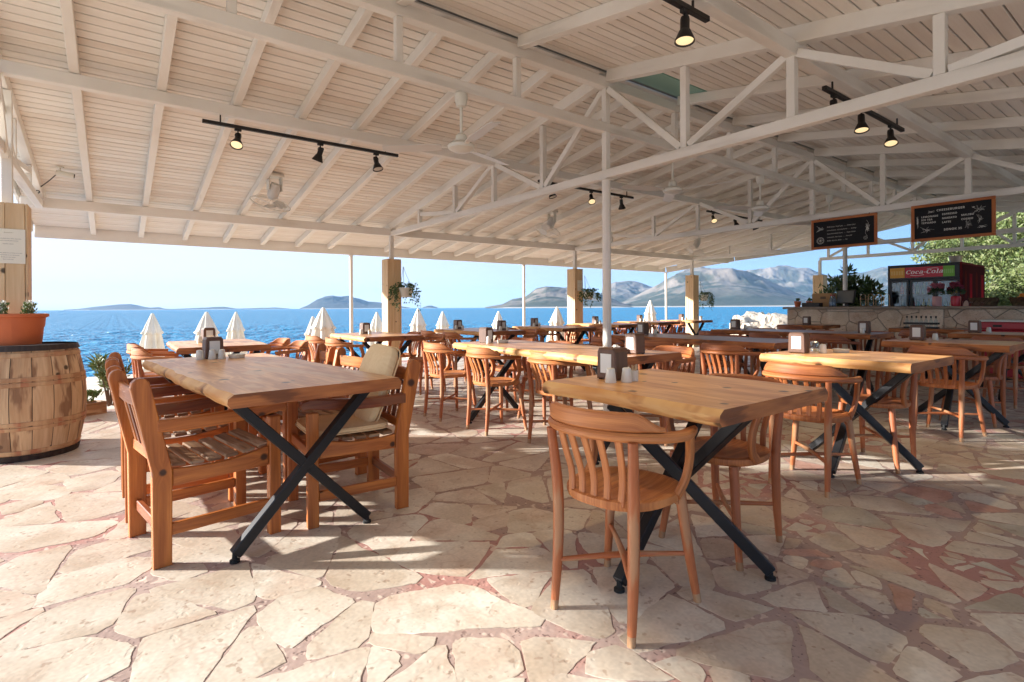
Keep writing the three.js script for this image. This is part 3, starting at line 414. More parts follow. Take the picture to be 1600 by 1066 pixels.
// ---------------------------------------------------------------- chairs
function captainChair(woodIndex) { // faces +x, base at the floor between its legs
  const g = new THREE.Group(), w = M.chair[woodIndex];
  g.name = 'captain_chair';
  { // dished seat with a raised rim
    const N = 36, prof = [[0, 0.446], [0.5, 0.447], [0.8, 0.451], [0.86, 0.456], [0.95, 0.4575], [1, 0.453], [1.005, 0.436], [0.985, 0.424], [0, 0.424]], pos = [], uv = [], idx = [];
    for (const [f, y] of prof) for (let k = 0; k <= N; k++) { const a = k / N * 2 * Math.PI, c = Math.cos(a), s = Math.sin(a), e = 2.6, r = 1 / Math.pow(Math.pow(Math.abs(c), e) + Math.pow(Math.abs(s), e), 1 / e), wz = 0.205 - (c < 0 ? 0.02 * -c : 0); const x = 0.01 + r * c * f * 0.205, z = r * s * f * wz; pos.push(x, y, z); uv.push(x + 0.3, z + 0.4); }
    for (let j = 0; j < prof.length - 1; j++) for (let k = 0; k < N; k++) { const a = j * (N + 1) + k, b = a + 1, c = a + N + 1, d = c + 1; idx.push(a, b, c, b, d, c); }
    const q = new THREE.BufferGeometry(); q.setAttribute('position', new THREE.Float32BufferAttribute(pos, 3)); q.setAttribute('uv', new THREE.Float32BufferAttribute(uv, 2)); q.setIndex(idx); mesh('seat', toCreasedNormals(q, 0.9), w, g);
  }
  for (const s of [-1, 1]) { const l = mesh('leg', tube([[0.2015, 0.035, s * 0.2], [0.185, 0.2, s * 0.178], [0.165, 0.425, s * 0.155]], [0.0155, 0.019, 0.021], 10, 8), M.chairLeg, g); mesh('worn_tip', tube([[0.205, 0, s * 0.205], [0.2015, 0.037, s * 0.2]], [0.0145, 0.0152], 10), M.wornTip, l); }
  for (const s of [-1, 1]) { const l = mesh('leg', tube([[-0.2015, 0.035, s * 0.1645], [-0.185, 0.22, s * 0.162], [-0.182, 0.44, s * 0.163], [-0.205, 0.68, s * 0.176]], [0.0155, 0.02, 0.021, 0.017], 10, 14), M.chairLeg, g); mesh('worn_tip', tube([[-0.205, 0, s * 0.165], [-0.2015, 0.037, s * 0.1645]], [0.0145, 0.0152], 10), M.wornTip, l); }
  // bent arm rail: a horseshoe
  const rail = (a) => { const z = Math.sin(a) * 0.262, x = -Math.cos(a) * 0.245 + 0.0; return V(x, 0.695 - 0.012 * (1 - Math.cos(a)), z); };
  const path = []; path.push(V(0.125, 0.677, -0.235)); for (let k = 0; k <= 26; k++) path.push(rail((-1.52 + 3.04 * k / 26))); path.push(V(0.125, 0.677, 0.235));
  const arc = new THREE.CatmullRomCurve3(path).getPoints(48);
  mesh('arm_rail', sweep(arc, (t) => { const e = Math.min(1, Math.min(t, 1 - t) * 30 + 0.45); return rect(0.046 * e, 0.032, 0.009); }, V(0, 1, 0), 0.6), w, g);
  const cp = []; for (let k = 0; k <= 30; k++) { const p = rail(-1.12 + 2.24 * k / 30); p.y = 0; cp.push(p); }
  mesh('crest_rail', (() => { const h = (t) => 0.05 * smooth(0, 0.2, Math.min(t, 1 - t)) + 0.016; return sweep(cp.map((p, i) => { const q = p.clone(); q.y = 0.7115 - 0.009 * (1 - Math.cos(-1.12 + 2.24 * i / 30)) + h(i / 30) / 2; q.x -= 0.004 * h(i / 30) / 0.06; return q; }), (t) => rect(0.026, h(t), Math.min(0.007, h(t) * 0.3)), V(0, 1, 0), 0.6); })(), w, g);
  for (let k = 0; k < 5; k++) { const u = (k - 2) / 2, zt = u * 0.122, zb = u * 0.105, top = rail(Math.asin(zt / 0.262)); mesh('slat', sweep(curve([[-0.168 - 0.012 * (1 - u * u), 0.44, zb], [-0.165 - 0.014 * (1 - u * u), 0.52, zb * 1.05], [-0.19 - 0.02 * (1 - u * u), 0.61, zt * 0.98], [top.x + 0.004, 0.682, zt]], 8), () => rect(0.028, 0.011, 0.003), V(1, 0, 0), 0.6), w, g); }
  for (const s of [-1, 1]) mesh('arm_support', sweep(curve([[0.055, 0.44, s * 0.198], [0.105, 0.49, s * 0.206], [0.122, 0.56, s * 0.215], [0.105, 0.63, s * 0.226], [0.085, 0.668, s * 0.236]], 12), () => rect(0.022, 0.04, 0.005), V(1, 0, 0), 0.6), w, g);
  for (const s of [-1, 1]) mesh('stretcher', tube([[-0.19, 0.19 + s * 0.008, s * 0.155], [0, 0.194 + s * 0.008, 0], [0.18, 0.19 + s * 0.008, -s * 0.17]], [0.009, 0.013, 0.009], 8, 6), M.chairLeg, g);
  for (const s of [-1, 1]) mesh('bracket', extr([[0, 0], [0.05, 0], [0.0, -0.05]].map(([x, y]) => [-x, y]), 0.016, 0.002).translate(0.15, 0.423, s * 0.15), M.chairLeg, g);
  return g;
}
const chairProtos = [0, 1, 2].map(captainChair);
let chairCount = 0;
function chair(x, z, face, label, wood, group) { // face: +1 looks towards +x, -1 towards -x, or radians
  const turn = typeof face === 'object' ? face[0] : face > 0 ? 0 : Math.PI; const p = chairProtos[wood ?? chairCount % 3]; chairCount++;
  const c = p.clone(); c.name = numbered('captain_chair'); c.position.set(x, 0, z); c.rotation.y = turn + (hash(chairCount, 3, 5) - 0.5) * 0.14; scene.add(c); meta(c, label, 'chair', group); return c;
}
function slatArmchair() { // faces +x
  const g = new THREE.Group(), A = M.arm[0], B = M.arm[1]; g.name = 'slatted_armchair';
  const arcTop = (cx, cy, r, a0, n = 7) => Array.from({ length: n }, (_, k) => { const a = a0 + Math.PI * (1 - k / (n - 1)); return [cx + Math.cos(a) * r, cy + Math.sin(a) * r]; });
  for (const s of [-1, 1]) {
    mesh('leg', extr([[-0.285, 0], [-0.215, 0], [-0.212, 0.42], [-0.292, 0.80], ...arcTop(-0.328, 0.80, 0.036, 0.0).reverse().slice(1, -1), [-0.364, 0.792], [-0.288, 0.42]], 0.042, 0.004, 1).translate(0, 0, s * 0.238), A, g);
    mesh('leg', cbox(0.055, 0.592, 0.045, 0.004, 1).translate(0.235, 0.296, s * 0.238), A, g);
    const armShape = [[-0.27, 0.592]]; for (let k = 0; k <= 8; k++) { const t = k / 8; armShape.push([-0.27 + t * 0.53, 0.578 + 0.02 * t + 0.016 * Math.pow(2 * t - 1, 2)]); } armShape.push([0.285, 0.606], [0.298, 0.63], [0.288, 0.652], [0.262, 0.66]); for (let k = 8; k >= 0; k--) { const t = k / 8; armShape.push([-0.27 + t * 0.52, 0.636 + 0.018 * t + 0.012 * Math.pow(2 * t - 1, 2)]); }
    mesh('armrest', extr(armShape.slice(1), 0.05, 0.005, 0).translate(0, 0, s * 0.238), s > 0 ? A : B, g);
    const side = []; for (let k = 0; k <= 8; k++) { const t = k / 8; side.push([-0.21 + t * 0.415, 0.345 + 0.006 * t]); } for (let k = 8; k >= 0; k--) { const t = k / 8; side.push([-0.21 + t * 0.415, 0.402 + 0.022 * t + 0.022 * Math.pow(2 * t - 1, 2)]); }
    mesh('side_rail', extr(side, 0.026, 0.003, 0).translate(0, 0, s * 0.236), A, g);
    mesh('stretcher', cbox(0.42, 0.052, 0.024, 0.003, 0).translate(-0.005, 0.155, s * 0.238), A, g);
  }
  for (let k = 0; k < 6; k++) { const t = (k + 0.5) / 6, x = -0.215 + t * 0.45; mesh('seat_slat', cbox(0.058, 0.018, 0.434, 0.004, 2).applyMatrix4(new THREE.Matrix4().makeRotationZ(0.05 + 0.12 * (2 * t - 1))).translate(x, 0.4095 + 0.022 * t + 0.020 * Math.pow(2 * t - 1, 2) + 0.004, 0), M.seatSlat, g); }
  mesh('front_rail', cbox(0.024, 0.05, 0.43, 0.003, 2).translate(0.235, 0.372, 0), A, g);
  const lean = (y) => -0.25 - (y - 0.42) * 0.205;
  mesh('back_rail', sweep(curve([[lean(0.74), 0.742, -0.217], [lean(0.74) - 0.012, 0.742, 0], [lean(0.74), 0.742, 0.217]], 10), () => rect(0.022, 0.075, 0.004), V(0, 1, 0), 0.6), A, g);
  mesh('back_rail', cbox(0.024, 0.05, 0.43, 0.003, 2).translate(lean(0.47), 0.47, 0), A, g);
  for (let k = 0; k < 5; k++) mesh('back_slat', cbar(V(lean(0.495), 0.495, (k - 2) * 0.075), V(lean(0.705) - 0.004, 0.705, (k - 2) * 0.075), 0.036, 0.012, 0.002, V(1, 0, 0)), k % 2 ? B : A, g);
  mesh('cross_rail', cbox(0.024, 0.05, 0.43, 0.003, 2).translate(-0.248, 0.16, 0), B, g);
  return g;
}
const armProto = slatArmchair();
function armchair(x, z, turn, label, group) { const c = armProto.clone(); c.name = numbered('slatted_armchair'); c.position.set(x, 0, z); c.rotation.y = turn; scene.add(c); meta(c, label, 'armchair', group); return c; }

// ---------------------------------------------------------------- tables with thick live-edge tops
const TOP = 0.78;
function slabTop(w, len, seed, th) { // live edges run along z on both x sides; separate top, edges
  const N = Math.max(14, Math.round(len / 0.05)), q = (s, i) => { const z = i / N * len; return 0.022 * (fbm(z * 2.2 + seed * 3.1, s * 7 + 3, 3, 0, 0, seed) - 0.5) * 2 + 0.008 * (noise(z * 14, s + 4, 0, 0, seed + 2) - 0.5); };
  const P = []; for (let i = 0; i <= N; i++) { const z = -len / 2 + i / N * len, a = -w / 2 + q(0, i), b = w / 2 + q(1, i), u = 0.018 + 0.012 * noise(z * 5, 1, 0, 0, seed + 5), v = 0.012 + 0.012 * noise(z * 5, 9, 0, 0, seed + 6), e = 0.004; P.push([[a + u, TOP, z], [b - v, TOP, z], [b - 0.002, TOP - th * 0.35, z], [b, TOP - th * 0.7, z], [b - 0.012, TOP - th, z], [a + 0.014, TOP - th, z], [a, TOP - th * 0.65, z], [a + 0.003, TOP - th * 0.3, z]]); }
  const tri = { top: [], edgeA: [], edgeB: [], endA: [], endB: [] }, quad = (l, a, b, c, d) => l.push(...a, ...b, ...c, ...b, ...d, ...c);
  for (let i = 0; i < N; i++) for (let k = 0; k < 8; k++) { const l = k === 0 || k === 4 ? tri.top : k < 4 ? tri.edgeB : tri.edgeA; quad(l, P[i][k], P[i][(k + 1) % 8], P[i + 1][k], P[i + 1][(k + 1) % 8]); }
  for (const [i, f] of [[0, 0], [N, 1]]) for (let k = 1; k < 7; k++) { const a = P[i][0], b = P[i][k], c = P[i][k + 1]; f ? tri.endB.push(...a, ...b, ...c) : tri.endA.push(...a, ...c, ...b); }
  const make = (pos, axis, strip) => { let g = new THREE.BufferGeometry(); const p = []; for (let i = 0; i < pos.length; i += 9) p.push(...pos.slice(i, i + 3), ...pos.slice(i + 6, i + 9), ...pos.slice(i + 3, i + 6)); g.setAttribute('position', new THREE.Float32BufferAttribute(p, 3)); g.computeVertexNormals(); g.setAttribute('uv', new THREE.Float32BufferAttribute(new Float32Array(p.length / 3 * 2), 2)); g = boxUV(toCreasedNormals(g, 0.9), axis, seed * 0.77); if (strip) { const q = g.attributes.position, u = g.attributes.uv; for (let i = 0; i < q.count; i++) u.setXY(i, q.getZ(i) + seed * 0.77, q.getY(i) + 0.6 * Math.abs(q.getX(i)) + seed * 0.3); } return g; };
  return { top: make(tri.top, 2), edges: [make(tri.edgeA, 2, true), make(tri.edgeB, 2, true)], ends: [make(tri.endA, 0), make(tri.endB, 0)] };
}
const legBar = (t, a, b, w = 0.048) => { const L = mesh('leg', cbar(V(...a), V(...b), w, w, 0.004), M.steel, t); const f = mesh('foot_pad', lathe([[0, 0], [0.022, 0], [0.022, 0.012], [0.012, 0.016], [0.010, 0.05]], 12).translate(a[0], -0, a[2]), M.rubber, L); return L; };
function table(x, z, w, len, wood, edge, seed, label, spider, group) {
  const th = 0.058, t = thing('dining_table', label, 'table', [x, 0, z], (hash(seed, 2, 9) - 0.5) * 0.03, group), s = slabTop(w, len, seed, th);
  const top = mesh('tabletop', s.top, M.table[wood], t); for (const e of s.edges) mesh('live_edge', e, M.tableEdge[edge], top); for (const e of s.ends) mesh('end_grain', e, M.tableEdge[1], top);
  const y1 = TOP - th - 0.012, y0 = 0.036;
  if (spider) { legBar(t, [-0.43, y0, 0.03], [0.32, y1, -0.04]); legBar(t, [0.13, y0, 0.35], [-0.30, y1, -0.13]); legBar(t, [0.10, y0, -0.33], [-0.06, y1, 0.36]); mesh('mount_plate', cbox(0.7, 0.01, 0.12, 0.002).translate(0, TOP - th - 0.006, 0), M.steel, t); mesh('mount_plate', cbox(0.12, 0.01, 0.28, 0.002).translate(-0.1, TOP - th - 0.006, 0.22), M.steel, t); }
  else for (const e of [-1, 1]) { const ze = e * (len / 2 - 0.22), hw = w / 2 - 0.08; legBar(t, [-hw, y0, ze], [hw, y1, ze]); legBar(t, [hw, y0, ze - e * 0.001], [-hw, y1, ze - e * 0.001], 0.046); mesh('mount_plate', cbox(w - 0.12, 0.01, 0.07, 0.002).translate(0, TOP - th - 0.006, ze), M.steel, t); }
  return t;
}
// things on the tables
function napkinHolder(x, z, turn, label, y = TOP + 0.001) {
  const t = thing('napkin_holder', label, 'napkin holder', [x, y, z], turn), s = [[-0.06, 0], [0.06, 0], [0.056, 0.13], [0.046, 0.148], [-0.046, 0.148], [-0.056, 0.13]];
  mesh('body', extr(s, 0.098, 0.006, 1).translate(0, 0.003, 0), M.holder, t);
  for (const k of [-1, 1]) mesh('napkins', cbox(0.066, 0.092, 0.004, 0.001).translate(0, 0.078, k * 0.0495), M.paper, t);
  for (const [a, b] of [[-1, -1], [1, -1], [-1, 1], [1, 1]]) mesh('foot', cbox(0.014, 0.008, 0.014, 0.002).translate(a * 0.045, 0.001, b * 0.035), M.rubber, t);
  return t;
}
const shakerGeo = lathe([[0, 0], [0.026, 0], [0.027, 0.004], [0.0205, 0.058], [0.019, 0.064], [0.013, 0.067], [0, 0.068]], 20), cupGeo = lathe([[0, 0], [0.021, 0], [0.0235, 0.05], [0.0215, 0.05], [0.0195, 0.006], [0, 0.006]], 20), trayGeo = lathe([[0, 0], [0.05, 0], [0.058, 0.024], [0.054, 0.026], [0.046, 0.008], [0, 0.007]], 24);
const shaker = (x, z, label) => { const o = single('salt_shaker', shakerGeo, M.ceramic, label, 'shaker'); o.position.set(x, TOP + 0.001, z); return o; };
function toothpicks(x, z, label) { const t = thing('toothpick_cup', label, 'cup', [x, TOP + 0.001, z]); mesh('cup', cupGeo, M.ceramic, t); for (let k = 0; k < 14; k++) { const a = k * 2.4, r = 0.004 + 0.013 * hash(k, 1, 4); mesh('toothpick', tube([[Math.cos(a) * r * 0.6, 0.008, Math.sin(a) * r * 0.6], [Math.cos(a) * r * 1.5, 0.066 + 0.01 * hash(k, 2, 4), Math.sin(a) * r * 1.5]], 0.0012, 5), M.pillar[0], t); } return t; }
const ashtray = (x, z, label) => { const o = single('ashtray', trayGeo, M.ceramic, label, 'ashtray'); o.position.set(x, TOP + 0.001, z); return o; };

const T = {};
T.A = table(2.03, -1.47, 0.82, 0.92, 0, 0, 3, 'square live-edge table standing before the single empty chair in front', true);
T.B = table(0.66, -3.49, 0.80, 2.08, 1, 0, 4, 'long live-edge table flanked by slatted armchairs', false);
T.C = table(3.08, -3.55, 0.78, 2.15, 2, 0, 5, 'long live-edge table beside the thick white column', false);
T.D = table(4.2, -1.57, 0.82, 0.93, 0, 0, 6, 'square pale table with an ashtray, sunlit across its top', true);
T.E = table(6.42, -1.54, 0.82, 0.93, 1, 1, 7, 'square table behind the sunlit one, holding a single shaker', true);
T.F = table(8.62, -1.56, 0.82, 0.93, 1, 1, 8, 'square table standing in front of the red chest freezer', true);
T.G = table(5.3, -3.55, 0.76, 2.1, 3, 1, 9, 'long dark table one row beyond the white column', false);
T.H = table(7.55, -3.55, 0.76, 2.1, 3, 1, 10, 'long dark table next to the stone bar front', false);
T.I = table(0.85, -6.28, 0.8, 1.28, 1, 1, 11, 'live-edge table by the sea behind the armchair table', false);
T.J = table(2.8, -6.84, 0.8, 1.3, 2, 0, 12, 'live-edge table in front of the first planter pillar', false);
T.K = table(4.63, -7.08, 0.82, 1.42, 2, 0, 13, 'sunlit table between the first and second planter pillars', false);
T.L = table(6.3, -7.2, 0.8, 1.4, 1, 0, 14, 'sunlit table in front of the second planter pillar', false);
T.M = table(8.25, -7.7, 0.8, 1.3, 1, 0, 15, 'sunlit table just beyond the second planter pillar', false);
T.N = table(10.0, -8.05, 0.8, 1.2, 1, 0, 16, 'bright table near the pale parasol before the mountain', false);
T.O = table(11.7, -8.2, 0.8, 1.0, 1, 0, 17, 'far bright table beside the third planter pillar', false);
T.P = table(10.2, -4.55, 0.72, 0.8, 3, 1, 18, 'small dark table against the end of the stone bar', true);
T.Q = table(9.8, -2.6, 0.7, 0.9, 3, 1, 19, 'low-lit table carrying a rack of cruet bottles by the bar', true);

T.B.rotation.y = 0.1;
// captain's chairs
const NEARSIDE = (t) => `captain chair with its back to the camera at the ${t}`, FACING = (t) => `captain chair facing the camera across the ${t}`;
chair(1.545, -1.375, [0.10], 'empty captain chair in front, seen whole from behind', 0);
chair(2.34, -1.44, [Math.PI + 0.02], 'captain chair tucked under the frontmost square table from beyond', 1);
chair(3.55, -1.57, 1, NEARSIDE('sunlit square table with the ashtray'), 1);
chair(4.40, -1.50, -1, FACING('sunlit square table with the ashtray'), 1);
chair(5.79, -1.44, 1, NEARSIDE('square table holding a single shaker'), 1);
chair(6.68, -1.44, -1, FACING('square table holding a single shaker'), 2);
chair(8.02, -1.5, 1, NEARSIDE('square table before the red freezer'), 2);
chair(8.95, -1.5, -1, FACING('square table before the red freezer'), 2);
const rows = (t, list, face, names, wood) => list.forEach(([x, z], k) => chair(x, z, face, `chair ${face > 0 ? 'backed to' : 'facing'} the camera at the ${t}, ${names[k]}`, wood ?? (k + 1) % 3));
const ORD3 = ['sea end', 'middle', 'landward end'], ORD2 = ['sea end', 'landward end'];
rows('table by the white column', [[2.79, -4.82], [2.83, -4.05], [2.95, -3.28]], 1, ORD3, 0);
rows('table by the white column', [[3.6, -4.85], [3.5, -4.1], [3.78, -2.9]], -1, ORD3, 1);
rows('long dark table past the column', [[4.82, -4.4], [4.72, -3.6], [4.78, -2.86]], 1, ORD3, 1);
rows('long dark table past the column', [[5.85, -4.35], [5.82, -3.55], [5.82, -2.8]], -1, ORD3, 2);
rows('long dark table next to the bar', [[7.05, -4.4], [7.0, -3.6], [7.05, -2.85]], 1, ORD3, 2);
rows('long dark table next to the bar', [[8.05, -4.35], [8.05, -3.5], [8.05, -2.8]], -1, ORD3, 2);
rows('sea table behind the armchairs', [[0.36, -6.78], [0.38, -6.02]], 1, ORD2, 0);
rows('sea table behind the armchairs', [[1.42, -6.72], [1.44, -6.05]], -1, ORD2, 0);
rows('table before the first planter pillar', [[2.28, -7.2], [2.3, -6.46]], 1, ORD2, 0);
rows('table before the first planter pillar', [[3.38, -7.2], [3.36, -6.45]], -1, ORD2, 0);
rows('sunlit table between two planter pillars', [[4.12, -7.5], [4.1, -6.75]], 1, ORD2, 0);
rows('sunlit table between two planter pillars', [[5.2, -7.45], [5.18, -6.7]], -1, ORD2, 0);
rows('table before the second planter pillar', [[5.78, -7.55], [5.78, -6.8]], 1, ORD2, 0);
rows('table before the second planter pillar', [[6.86, -7.5], [6.84, -6.8]], -1, ORD2, 0);
rows('table past the second planter pillar', [[7.74, -8.0], [7.74, -7.35]], 1, ORD2, 0);
rows('table past the second planter pillar', [[8.8, -8.0], [8.8, -7.35]], -1, ORD2, 1);
rows('bright table before the mountain', [[9.48, -8.3], [9.48, -7.75]], 1, ORD2, 0);
rows('bright table before the mountain', [[10.55, -8.3], [10.55, -7.75]], -1, ORD2, 1);
rows('far table by the third planter pillar', [[11.18, -8.2]], 1, ['standing alone'], 1);
rows('small dark table at the bar end', [[9.75, -4.6]], 1, ['standing alone'], 2);
rows('table with the cruet rack', [[9.35, -2.6]], 1, ['standing alone'], 2);

// armchairs round the long table
armchair(0.37, -3.07, 0.16, 'weathered slatted armchair closest to the camera, back turned outwards');
armchair(0.32, -3.74, 0.02, 'slatted armchair in the middle of the barrel-side row');
armchair(0.32, -4.37, -0.03, 'slatted armchair at the sea end of the barrel-side row');
const cushioned = armchair(1.06, -3.04, Math.PI - 0.05, 'slatted armchair carrying beige seat and back cushions');
armchair(1.07, -3.74, Math.PI + 0.1, 'slatted armchair right behind the cushioned one');
armchair(1.05, -4.38, Math.PI - 0.12, 'slatted armchair at the sea end opposite the barrel-side row');
{ // loose cushions
  const pad = (w, h, d, puff) => { const N = 16, g = new THREE.BoxGeometry(w, h, d, N, 6, N), p = g.attributes.position; for (let i = 0; i < p.count; i++) { let x = p.getX(i) / (w / 2), y = p.getY(i) / (h / 2), z = p.getZ(i) / (d / 2); const r = Math.max(Math.abs(x), Math.abs(z)), k = 1 - 0.6 * Math.pow(r, 6); const e = 6, f = Math.pow(Math.pow(Math.abs(x), e) + Math.pow(Math.abs(z), e), 1 / e) || 1, s = Math.max(Math.abs(x), Math.abs(z)) / f, side = 1 - 0.025 * y * y; const n = 0.006 * (fbm(x * 2 + 4, z * 2 + 1, 3, 0, 0, 77) - 0.5); p.setXYZ(i, x * s * side * w / 2, y * h / 2 * k * (1 + puff * (1 - r * r)) + n, z * s * side * d / 2); } g.computeVertexNormals(); const u = g.attributes.uv; for (let i = 0; i < p.count; i++) u.setXY(i, p.getX(i) + 0.3 * p.getY(i), p.getZ(i) + 0.5 * p.getY(i)); return g; };
  const piping = (w, d, y) => { const pts = []; for (let k = 0; k <= 48; k++) { const a = k / 48 * 2 * Math.PI, c = Math.cos(a), s = Math.sin(a), e = 6, r = 1 / Math.pow(Math.pow(Math.abs(c), e) + Math.pow(Math.abs(s), e), 1 / e); pts.push(V(c * r * w / 2, y, s * r * d / 2)); } return sweep(pts, () => ring(0.004, 6), V(0, 1, 0), 1.2, false); };
  const a = thing('seat_cushion', 'flat beige seat pad with piping on an armchair', 'cushion', [1.045, 0.47, -3.04], Math.PI - 0.05); mesh('pad', pad(0.44, 0.045, 0.44, 0.2), M.cushion, a); mesh('piping', piping(0.435, 0.435, 0.012), M.cushion, a); mesh('piping', piping(0.435, 0.435, -0.012), M.cushion, a);
  const b = thing('back_cushion', 'thick beige back cushion leaning in an armchair', 'cushion', [1.235, 0.685, -3.06], Math.PI - 0.05); b.rotation.set(0, Math.PI - 0.05, 0); const inner = new THREE.Matrix4().makeRotationZ(Math.PI / 2 + 0.36).multiply(new THREE.Matrix4().makeRotationY(0.02)); mesh('pad', pad(0.47, 0.10, 0.43, 0.25).applyMatrix4(inner), M.cushion, b); mesh('piping', piping(0.47, 0.43, 0.03).applyMatrix4(inner), M.cushion, b);
}
// tableware
const W0 = -Math.PI / 2;
napkinHolder(1.93, -1.77, W0 + 0.06, 'large brown napkin holder next to two white shakers on the frontmost table');
shaker(1.83, -1.69, 'white shaker standing alone before the frontmost napkin holder'); shaker(1.90, -1.655, 'white shaker beside the toothpick cup on the frontmost table'); toothpicks(1.955, -1.66, 'white cup of toothpicks on the frontmost table');
napkinHolder(0.56, -4.32, 0.12, 'brown napkin holder at the sea end of the armchair table');
shaker(0.47, -4.24, 'white shaker at the outer side of the armchair table holder'); shaker(0.545, -4.225, 'white shaker in front of the armchair table holder'); shaker(0.60, -4.215, 'white shaker next to the ashtray on the armchair table'); ashtray(0.70, -4.24, 'white ashtray on the armchair table');
napkinHolder(2.98, -4.42, 0.3, 'brown napkin holder at the sea end of the table by the column'); shaker(2.93, -4.30, 'white shaker before the holder at the sea end by the column'); ashtray(3.07, -4.26, 'pale dish with sachets at the sea end by the column');
napkinHolder(3.10, -2.62, W0 - 0.05, 'brown napkin holder just behind the toothpick cup, near the column'); shaker(2.98, -2.70, 'white shaker behind the frontmost napkin holder');
napkinHolder(4.06, -1.88, W0 + 0.1, 'brown napkin holder on the table with the ashtray'); shaker(4.16, -1.755, 'slim white salt shaker beside the ashtray'); ashtray(4.33, -1.70, 'white ashtray on the sunlit square table');
{ const t = thing('sugar_jar', 'clear glass sugar jar with metal lid behind the ashtray', 'jar', [4.27, TOP + 0.001, -1.86]); mesh('jar', lathe([[0, 0.002], [0.03, 0.002], [0.036, 0.03], [0.03, 0.066], [0.028, 0.066], [0.033, 0.03], [0.027, 0.005], [0, 0.005]], 20), M.glass, t); mesh('lid', lathe([[0, 0.082], [0.02, 0.078], [0.031, 0.068], [0, 0.068]], 20), std({ color: new THREE.Color(0.5, 0.5, 0.5), metalness: 0.9, roughness: 0.25 }), t); }
napkinHolder(6.42, -1.82, W0 + 0.05, 'brown napkin holder on the table behind the sunlit one'); shaker(6.5, -1.70, 'white shaker on the table behind the sunlit one');
napkinHolder(8.6, -1.85, W0 + 0.03, 'brown napkin holder on the table before the red freezer'); shaker(8.72, -1.74, 'white shaker on the table before the red freezer');
napkinHolder(7.62, -2.72, W0, 'brown napkin holder on the long dark table next to the bar'); shaker(7.45, -2.68, 'white shaker on the long dark table next to the bar');
napkinHolder(5.3, -4.35, W0, 'brown napkin holder at the sea end of the dark table past the column'); shaker(5.4, -4.24, 'white shaker at the sea end of the dark table past the column');
napkinHolder(7.5, -4.4, W0, 'brown napkin holder at the sea end of the table next to the bar'); shaker(7.6, -4.3, 'white shaker at the sea end of the table next to the bar');
napkinHolder(10.25, -4.6, W0, 'brown napkin holder on the small table at the bar end');
for (const [x, z, n] of [[0.8, -6.5, 'sea table behind the armchairs'], [2.75, -7.05, 'table before the first planter pillar'], [4.5, -7.5, 'sunlit table between two pillars, sea end'], [4.75, -6.62, 'sunlit table between two pillars, landward end'], [6.2, -7.6, 'table before the second planter pillar'], [8.2, -8.0, 'table just past the second planter pillar'], [10.0, -8.3, 'bright table before the mountain'], [11.7, -8.35, 'far table by the third planter pillar']]) { napkinHolder(x, z, 0.15, `brown napkin holder on the ${n}`); shaker(x - 0.09, z + 0.1, `white shaker beside the holder on the ${n}`); const c = toothpicks(x + 0.02, z + 0.12, `white toothpick cup on the ${n}`); }
{ const c = single('paper_cup', lathe([[0, 0], [0.03, 0], [0.037, 0.1], [0.035, 0.1], [0.028, 0.004], [0, 0.004]], 20), M.paper, 'white paper cup on the far bright table', 'cup'); c.position.set(11.95, TOP + 0.001, -7.95); }

// ---------------------------------------------------------------- foliage helper
function leaves(n, size, fn, seed, bend = 0.3) { // n leaf blades; fn(k, R) gives [position, direction]
  const R = rngOf(seed), pos = [], a = V(0, 0, 0), S = V(0, 0, 0), N = V(0, 0, 0);
  for (let k = 0; k < n; k++) {
    const [p, d, sc = 1] = fn(k, R); const L = size[0] * (0.7 + 0.6 * R()) * sc, w = size[1] * (0.7 + 0.6 * R()) * sc; d.normalize();
    S.set(R() - 0.5, R() - 0.5, R() - 0.5).cross(d).normalize(); N.copy(S).cross(d);
    const P = (t, s, b) => a.clone().copy(p).addScaledVector(d, L * t).addScaledVector(S, w * s).addScaledVector(N, L * b);
    const A = P(0, 0, 0), B = P(0.45, 0.5, bend * 0.12), C = P(0.45, -0.5, bend * 0.12), D = P(1, 0, -bend * 0.25);
    for (const q of [A, B, C, C, B, D]) pos.push(q.x, q.y, q.z);
  }
  const g = new THREE.BufferGeometry(); g.setAttribute('position', new THREE.Float32BufferAttribute(pos, 3)); g.computeVertexNormals(); return g;
}
const rdir = (R) => V(R() * 2 - 1, R() * 2 - 1, R() * 2 - 1).normalize();

